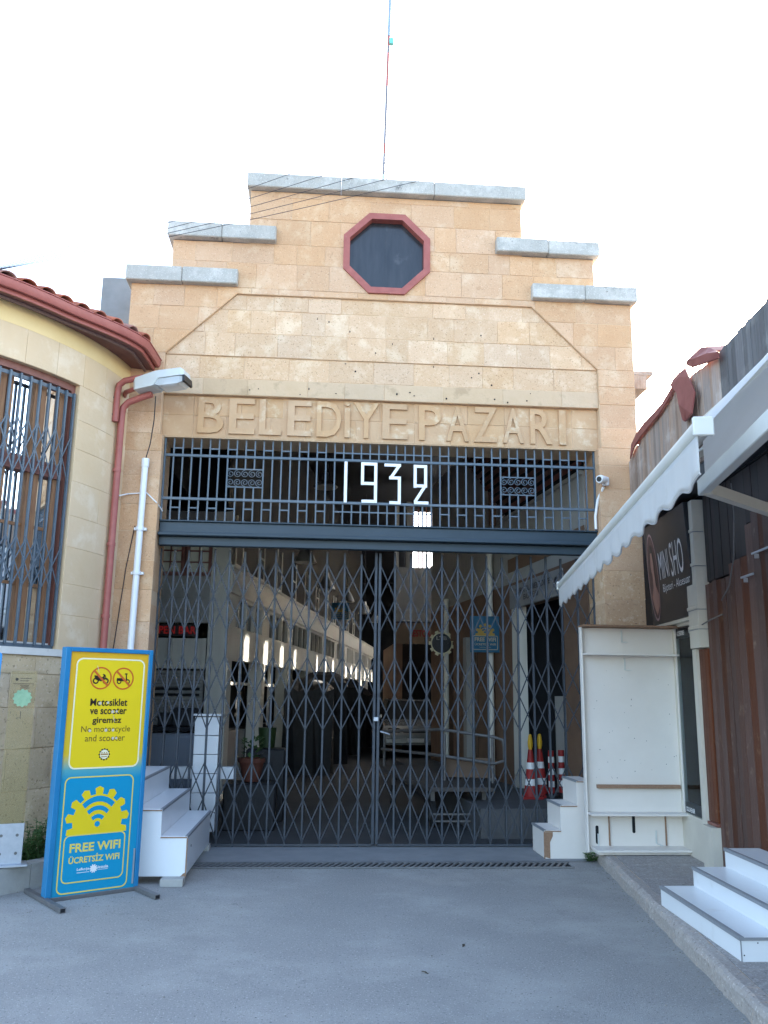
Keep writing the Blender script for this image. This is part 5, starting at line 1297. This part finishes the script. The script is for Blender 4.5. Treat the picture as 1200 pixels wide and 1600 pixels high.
# end block with daylit window
EB=thing('end_shop','grey shop block closing the right side of hall with a daylit window','building',(2.3,16,0))
def ep(name,x0,x1,z0,z1,m,off=0.0,th=.2,par=EB): q=MB(); q.prism(rect(x0,x1,z0,z1),lambda u,v,d:Vector((u,16+d-off,v)),0,th); return obj(name,q,m,par)
ep('wall',1.5,3.4,3.7,5.3,M_hallg); ep('wall',2.62,3.4,5.3,7.3,M_hallg); ep('wall',1.5,1.62,5.3,7.3,M_hallw,.02); ep('wall',1.85,2.0,5.3,7.3,M_hallg)
ep('column',1.5,1.75,0,3.05,M_hallb); ep('column',2.95,3.4,0,3.05,M_hallb); ep('sign_band',1.5,3.4,3.05,3.65,mat('sign_ochre',(0.22,0.16,0.11),rough=.7),.03)
q=MB(); text_flat(q,'RESTORAN',lambda u,v,d:Vector((u,15.96,v)),(1.95,2.8,3.25,3.45),0,bold=.03); obj('lettering',q,M_cone,EB)
ep('dark_interior',1.75,2.95,0,3.05,M_dark,-.5,.05); ep('side_wall',1.5,1.6,0,3.05,M_hallb,-.2,4)
LW=ep('daylit_window',2.0,2.62,5.3,7.0,M_lit,-.08,.02)
for x in(2.0,2.19,2.31,2.43,2.56): ep('glazing_bar',x,x+.045,5.3,7.3,M_wframe,-.04,.04,LW)
ep('wall_back',1.62,1.85,5.3,7.3,M_dark,-.3,.05)
P_blue_shade=mat('hall_shade_blue',(0.006,0.10,0.19),rough=.5); P_dim=mat('hall_shade_cream',(0.42,0.38,0.28),rough=.5)  # sign print colours darkened to put the hall's dim light into them
# signs hung in the hall
def wifisign(name,label,O,U,N,w_,h_):
    W_=thing(name,label,'sign',O); fn=plane_fn(O,U,(0,0,1),N)
    q=MB(); q.prism(rect(0,w_,0,h_),fn,0,.03,ch=.003); F_=obj('panel',q,P_blue_shade,W_)
    k=w_/.48
    def half(q):
        q.flat(clip_in(gearpoly(w_*.5,h_*.52,.12*k,11,.155*k,ph=R(90)),[(-9,h_*.46),(9,h_*.46),(9,9),(-9,9)]),fn,-.001)
    pr('half_gear',mat('hall_shade_yellow',(0.42,0.27,0.05),rough=.5),half,F_)  # yellow print, darkened likewise for the dim hall light
    def arcs(q):
        for r0,r1 in((.10,.125),(.06,.085),(.02,.045)):
            a=[R(50+80*j/8) for j in range(9)]; q.flat([(w_*.5+r1*k*math.cos(x),h_*.5+r1*k*math.sin(x)) for x in a]+[(w_*.5+r0*k*math.cos(x),h_*.5+r0*k*math.sin(x)) for x in a[::-1]],fn,-.002)
    pr('wifi_symbol',P_blue_shade,arcs,F_)
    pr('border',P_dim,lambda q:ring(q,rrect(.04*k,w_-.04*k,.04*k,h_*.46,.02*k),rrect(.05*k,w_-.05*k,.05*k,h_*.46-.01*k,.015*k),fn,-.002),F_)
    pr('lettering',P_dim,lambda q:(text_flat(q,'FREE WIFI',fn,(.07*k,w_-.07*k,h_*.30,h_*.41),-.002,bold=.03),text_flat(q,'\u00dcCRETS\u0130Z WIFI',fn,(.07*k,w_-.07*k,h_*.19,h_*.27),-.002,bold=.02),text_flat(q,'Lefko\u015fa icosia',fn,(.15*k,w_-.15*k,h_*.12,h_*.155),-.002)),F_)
    return W_
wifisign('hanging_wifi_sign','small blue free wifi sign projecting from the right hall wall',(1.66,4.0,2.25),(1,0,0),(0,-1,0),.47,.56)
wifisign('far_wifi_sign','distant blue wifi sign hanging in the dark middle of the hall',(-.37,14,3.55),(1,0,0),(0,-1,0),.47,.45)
q=MB(); q.tube([(-.12,14.03,0),(-.12,14.03,3.55)],.03,8); tag(obj('sign_post',q,M_galv),'thin post under the distant wifi sign','post')
LT=thing('gear_sign','round dark sign with cream gear-tooth rim on the right hall wall','sign',(1.63,7.0,2.55))
gfn=lambda u,v,d:Vector((1.635+u,7.0+d,2.555+v))
q=MB(); q.prism(circ(0,0,.20,32),gfn,0,.03); GF=obj('disc',q,M_sign,LT)
def rim(q):
    a=circ(0,0,.208,40);b_=circ(0,0,.185,40); ring(q,a,b_,gfn,-.003)
    for k in range(11):
        t=2*math.pi*(k+.5)/11; c_,s_=math.cos(t),math.sin(t); q.flat([(.20*c_-.03*s_,.20*s_+.03*c_),(.20*c_+.03*s_,.20*s_-.03*c_),(.245*c_+.035*s_,.245*s_-.035*c_),(.245*c_-.035*s_,.245*s_+.035*c_)],gfn,-.003)
pr('rim',P_cream,rim,GF); pr('lettering',M_hallg,lambda q:text_flat(q,'LTB',gfn,(-.10,.10,.06,.13),-.003,bold=.02),GF)
q=MB(); q.box((1.75,7.1,2.55),(.03,.2,.03)); obj('arm',q,M_galv,LT)
# pendants
for i,(x,y,z) in enumerate(((-.96,6,4.0),(-.55,10,4.0),(.05,14,4.15),(.73,18,4.2),(1.3,22,4.25))):
    D=thing('pendant_lamp',['bell-shaped metal pendant lamp nearest the gate','second bell pendant lamp from the gate','third bell pendant lamp from the gate','fourth bell pendant lamp from the gate','farthest bell pendant lamp deep in the hall'][i],'lamp',(x,y,z),'bell pendant lamps in the hall')
    k=1.0
    q=MB(); q.lathe([(.19*k,-.12),(.20*k,-.115),(.14*k,.02),(.10*k,.10),(.06*k,.16),(.045*k,.26)],(x,y,z),18); obj('shade',q,M_pend,D,smooth=True)
    q=MB(); q.tube([(x,y,z+.25),(x,y,7.95)],.008,6); obj('cord',q,M_wire,D)
q=MB()
PD=thing('pendant_lamp','wide dish pendant lamp seen behind the year numerals','lamp',(-.63,5,5.0),'bell pendant lamps in the hall')
q=MB(); q.lathe([(.20,-.02),(.21,0),(.12,.06),(.06,.10),(.045,.25)],(-.64,5,5.05),18); obj('shade',q,M_pend,PD,smooth=True)
q=MB(); q.tube([(-.64,5,5.28),(-.64,5,7.95)],.008,6); obj('cord',q,M_wire,PD)
# white tower box and shelf by the gate
TW=thing('white_tile_pillar','slim white panelled box standing behind the gate on the left','pillar',(-1.90,.75,0))
for i in range(6):
    q=MB(); q.box((-1.90,.80,.10+i*.205+.1),(.27,.20,.198),ch=.003); obj('panel',q,M_lam,TW)
q=MB(); q.box((-1.90,.80,1.345),(.34,.26,.02),ch=.003); obj('top_board',q,M_lam,TW)
q=MB(); q.box((-1.95,.98,.70),(.70,.10,.135),ch=.004); tag(obj('white_plank',q,M_lam),'short white board lying across behind the slim white box','board')
CB=thing('grey_cabinet','low grey cabinet with dark top inside the gate on the left','cabinet',(-2.7,1.9,0))
q=MB(); q.box((-2.62,2.0,.55),(.9,.5,1.1),ch=.005); obj('body',q,mat('cabinet_grey',(0.22,0.25,0.30),rough=.5),CB)
q=MB(); q.box((-2.62,1.98,1.15),(1.0,.58,.05),ch=.005); obj('top',q,M_dark,CB)
for x in(-2.84,-2.40): q=MB(); q.box((x,1.745,.55),(.42,.012,1.0),ch=.002); obj('door',q,mat('cabinet_door',(0.20,0.23,0.28),rough=.5),CB)
rr=random.Random(77)
for i,(x,y,z,s_) in enumerate(((-2.9,1.95,1.18,.2),(-2.55,2.0,1.18,.16),(-2.3,1.9,1.18,.22))):
    q=MB(); q.box((x,y,z+s_/2),(s_*1.4,s_,s_),Matrix.Rotation(rr.uniform(-.3,.3),3,'Z'),ch=.01)
    tag(obj('dark_box',q,M_tarp),['dark box at the left end of the grey cabinet top','smaller dark box in the middle of the grey cabinet top','dark box at the right end of the grey cabinet top'][i],'box','boxes on the grey cabinet')
PT=thing('potted_plant','terracotta pot with a small plant behind the slim white box','plant',(-1.45,1.6,.55))
q=MB(); q.lathe([(.10,0),(.15,.22),(.165,.22),(.165,.27),(.14,.27),(.13,.24)],(-1.45,1.6,.55),16); obj('pot',q,M_pot,PT,smooth=True)
q=MB()
for i in range(60):
    a=rr.uniform(0,6.28); p=Vector((-1.45+.08*math.cos(a),1.6+.08*math.sin(a),.8+rr.uniform(0,.25))); d=Vector((math.cos(a),math.sin(a),rr.uniform(.2,1))).normalized()*.09; s2=Vector((-d.y,d.x,0)).normalized()*.025
    q.add([p,p+d*.5+s2,p+d,p+d*.5-s2],[(0,1,2,3)])
obj('foliage',q,M_leaf,PT,stuff=True)
q=MB(); q.box((-1.45,1.62,.27),(.62,.45,.54),ch=.02); tag(obj('dark_crate',q,M_tarp),'dark crate under the terracotta pot','crate')
q=MB(); q.lathe([(.10,0),(.12,.25),(.125,.25)],(-1.32,2.4,.9),14); tag(obj('green_bucket',q,M_grn,smooth=True),'small green plastic bucket behind the terracotta pot','bucket')
q=MB(); q.box((-1.32,2.4,.44),(.5,.4,.9),ch=.02); tag(obj('dark_cabinet',q,M_tarp),'dark cabinet carrying the green bucket','cabinet')
# covered stall masses further in
for i,(x,y,sx_,sy_,h_) in enumerate(((-.85,9.5,1.0,2.0,1.9),(-.55,12.5,1.1,2.4,2.1),(.0,15.8,1.1,2.6,2.0),(.5,19,1.0,2.4,1.8))):
    q=MB(); n=7; vs=[];fs=[]; r3=random.Random(i+5)
    for a in range(n+1):
        for b in range(n+1):
            u_,v_=a/n-.5,b/n-.5; e=max(abs(u_),abs(v_))*2; zz_=h_*(1-.12*e**3)+r3.uniform(-.05,.05)
            vs.append((x+u_*sx_,y+v_*sy_,zz_))
    for a in range(n):
        for b in range(n): k=a*(n+1)+b; fs.append((k,k+n+1,k+n+2,k+1))
    bd=[a*(n+1) for a in range(n+1)]+[n*(n+1)+b for b in range(1,n+1)]+[a*(n+1)+n for a in range(n-1,-1,-1)]+[b for b in range(n-1,0,-1)]
    base=len(vs)
    for k in bd: vx=vs[k]; vs.append((vx[0]+r3.uniform(-.05,.05),vx[1]+r3.uniform(-.05,.05),.0))
    for k in range(len(bd)): k2=(k+1)%len(bd); fs.append((bd[k],bd[k2],base+k2,base+k))
    q.add(vs,fs); tag(obj('covered_stall',q,M_tarp),['dark tarpaulin-covered stall nearest the gate','second tarpaulin-covered stall from the gate','third tarpaulin-covered stall from the gate','farthest tarpaulin-covered stall in the hall'][i],'stall','covered stalls in the hall')
# cart
CT=thing('flatbed_hand_cart','dark flatbed hand cart with tubular rail parked inside on the right','cart',(1.0,2.3,0))
c1=[(.75,1.35),(1.52,1.35),(.75,3.6),(.0,3.6)]
q=MB(); q.prism([(.72,1.5),(1.50,1.5),(.85,4.2),(.15,4.2)],lambda u,v,d:Vector((u,v,.50+.02*(v-1.5)-d)),0,.05,ch=.005); obj('deck',q,mat('cart_wood',(0.07,0.06,0.055),(0.10,0.085,0.075),scale=5,rough=.8,stretch=(12,2,2)),CT)
q=MB(); q.tube([(.30,4.0,1.05),(.92,2.3,1.15),(1.0,2.2,1.15),(1.62,2.05,1.07),(1.72,2.0,1.04),(1.74,2.0,.95),(1.74,2.0,.78),(1.62,2.03,.74),(.95,2.25,.82),(.30,3.9,.80)],.02,8); obj('rail',q,M_tube,CT,smooth=True)
for p in((1.0,2.22),(1.60,2.06),(.34,3.95)): q=MB(); q.tube([(p[0],p[1],.50),(p[0],p[1],1.1)],.018,8); obj('rail_post',q,M_tube,CT,smooth=True)
q=MB(); q.prism([(1.02,.55),(1.60,.55),(1.60,.80),(1.02,.80)],lambda u,v,d:Vector((u,2.32-(u-1)*.3+d,v)),0,.02); obj('side_board',q,mat('cart_board',(0.14,0.09,0.06),rough=.7),CT)
for x,y in((.78,1.75),(1.42,1.75),(.45,3.6),(.95,3.6)):
    q=MB(); q.tube([(x-.03,y,.16),(x+.03,y,.16)],.16,16); WHL=obj('wheel',q,M_tyre,CT,smooth=True)
    q=MB(); q.tube([(x-.036,y,.16),(x+.036,y,.16)],.07,12); obj('hub',q,M_tube,WHL,smooth=True)
    q=MB(); q.box((x,y,.39),(.05,.05,.16)); obj('leg',q,M_tube,CT)
q=MB(); q.box((1.12,1.42,.20),(.75,.02,.02)); q.box((1.12,1.42,.12),(.75,.02,.02)); obj('tow_frame',q,M_tube,CT)
# traffic cones and delineators on the walkway
def cone(x,y,z,label,cap=True,sc_=1.0):
    D=thing('traffic_cone',label,'cone',(x,y,z),'traffic cones on the walkway')
    q=MB(); q.box((x,y,z+.015),(.26*sc_,.26*sc_,.03),ch=.005); obj('base',q,M_cone,D)
    prof=[(.095,.03),(.082,.16),(.072,.24),(.058,.36),(.048,.44),(.028,.60)]
    mats=[M_cone,M_paper,M_cone,M_paper,M_cone]
    for i in range(5):
        q=MB(); (r0,z0),(r1,z1)=prof[i],prof[i+1]; q.lathe([(r0,z0),(r1,z1)],(x,y,z),18); obj('cone_band',q,mats[i],D,smooth=True)
    if cap: q=MB(); q.lathe([(.022,.59),(.032,.64),(.034,.69),(.02,.78),(.006,.79)],(x,y,z),12); obj('lamp_cap',q,M_ylw,D,smooth=True)
cone(2.06,1.9,.33,'red and white traffic cone with yellow top, nearest the cart')
cone(2.22,2.05,.33,'second red and white traffic cone with yellow top behind the first')
for x,y,l in((2.34,1.95,'red and white striped delineator post beside the traffic cones'),(2.50,2.05,'striped delineator post nearest the dark doorway')):
    D=thing('delineator_post',l,'post',(x,y,.33),'delineator posts on the walkway')
    q=MB(); q.lathe([(.09,0),(.09,.04),(.05,.06)],(x,y,.33),14); obj('base',q,M_black,D,smooth=True)
    for i in range(7):
        q=MB(); q.tube([(x,y,.39+i*.075),(x,y,.39+i*.075+.075)],.04,12); obj('band',q,M_cone if i%2==0 else M_paper,D,smooth=True)
# car deep in the hall
CR=thing('silver_car','silver car parked facing the gate deep in the hall','car',(1.8,14.5,0))
def carsec(prof,x0,x1,m,nm,par=CR,inset_=.0):
    q=MB(); n_=len(prof); vs=[(x0+inset_*max(0,p[1]-.95),p[0],p[1]) for p in prof]+[(x1-inset_*max(0,p[1]-.95),p[0],p[1]) for p in prof]
    q.add(vs,[tuple(range(n_))[::-1],tuple(range(n_,2*n_))]+[(k,(k+1)%n_,n_+(k+1)%n_,n_+k) for k in range(n_)]); return obj(nm,q,m,par)
body=carsec([(13.0,.35),(12.98,.60),(13.05,.82),(13.9,.95),(16.4,1.0),(16.9,.95),(17.0,.6),(17.0,.35)],1.0,2.62,M_car,'body')
carsec([(13.9,.952),(14.6,1.42),(15.9,1.45),(16.5,1.0)],1.06,2.56,mat('car_glass',(0.01,0.011,0.013),rough=.55,spec=.2),'cabin',CR,.35)
carsec([(14.58,1.425),(14.7,1.46),(15.8,1.485),(15.92,1.452)],1.23,2.39,M_car,'roof')
for x in(1.16,2.26): q=MB(); q.box((x+.1,12.99,.70),(.30,.06,.12),ch=.02); obj('headlight',q,M_chrome,CR)
q=MB(); q.box((1.81,12.95,.45),(1.6,.10,.14),ch=.03); obj('bumper',q,M_car,CR)
q=MB(); q.box((1.81,12.985,.70),(.62,.03,.10),ch=.01); obj('radiator_grille',q,M_black,CR)
q=MB(); q.box((1.81,12.895,.47),(.42,.01,.10)); obj('number_plate',q,M_paper,CR)
for x in(1.02,2.60):
    for y in(13.6,16.2):
        q=MB(); q.tube([(x-.09,y,.31),(x+.09,y,.31)],.31,20); WHL=obj('wheel',q,M_tyre,CR,smooth=True)
        q=MB(); q.tube([(x-.095,y,.31),(x+.095,y,.31)],.19,16); obj('rim',q,M_chrome,WHL,smooth=True)
for x in(.96,2.66): q=MB(); q.box((x,14.1,1.02),(.14,.10,.11),ch=.02); obj('mirror',q,M_car,CR)
rr=random.Random(5); q=MB()
for i in range(420):
    k_=rr.random()
    if k_<.45: y=rr.uniform(-5,-.2); x=kerbx(y)-abs(rr.gauss(0,.05))-.01
    elif k_<.7: x=rr.uniform(-1.9,1.7); y=-.83-abs(rr.gauss(0,.06))
    elif k_<.85: x=rr.uniform(-3.2,-2.0); y=-2.0+rr.uniform(-.5,.3)
    else: x=rr.uniform(-2.5,1.5); y=rr.uniform(-5.5,-1)
    r_=rr.uniform(.003,.009); h_=r_*.8; a=rr.uniform(0,6.28)
    P_=[Vector((x+r_*math.cos(a+t),y+r_*math.sin(a+t),.001)) for t in(0,2.1,4.2)]
    q.add(P_+[Vector((x,y,h_))],[(0,1,3),(1,2,3),(2,0,3)])
gv=obj('grit',q,mat('grit',(0.14,0.12,0.10),(0.26,0.24,0.21),scale=40,rough=.9)); gv['kind']='stuff'; tag(gv,'scattered grit and crumbs gathered along the kerb and drain','grit')
# a few scraps on the ground
rr=random.Random(99)
for i,(x,y) in enumerate(((.0,-3.9),(.32,-3.35))):
    q=MB(); a=rr.uniform(0,6.28); l=rr.uniform(.022,.034); d=Vector((math.cos(a)*l,math.sin(a)*l,.004)); s_=Vector((-d.y,d.x,.0))*.4; p=Vector((x,y,.006))
    vs=[p-d,p+s_+Vector((0,0,.006)),p+d,p-s_+Vector((0,0,.004))]; q.add(vs+[v-Vector((0,0,.003)) for v in vs],[(0,1,2,3),(7,6,5,4),(0,4,5,1),(1,5,6,2),(2,6,7,3),(3,7,4,0)])
    tag(obj('dry_leaf',q,mat('dry_leaf',(0.06,0.045,0.03),rough=.8)),['dark dry leaf on the asphalt nearer the camera','small dry leaf on the asphalt nearer the gate'][i],'leaf','dry leaves on the asphalt')
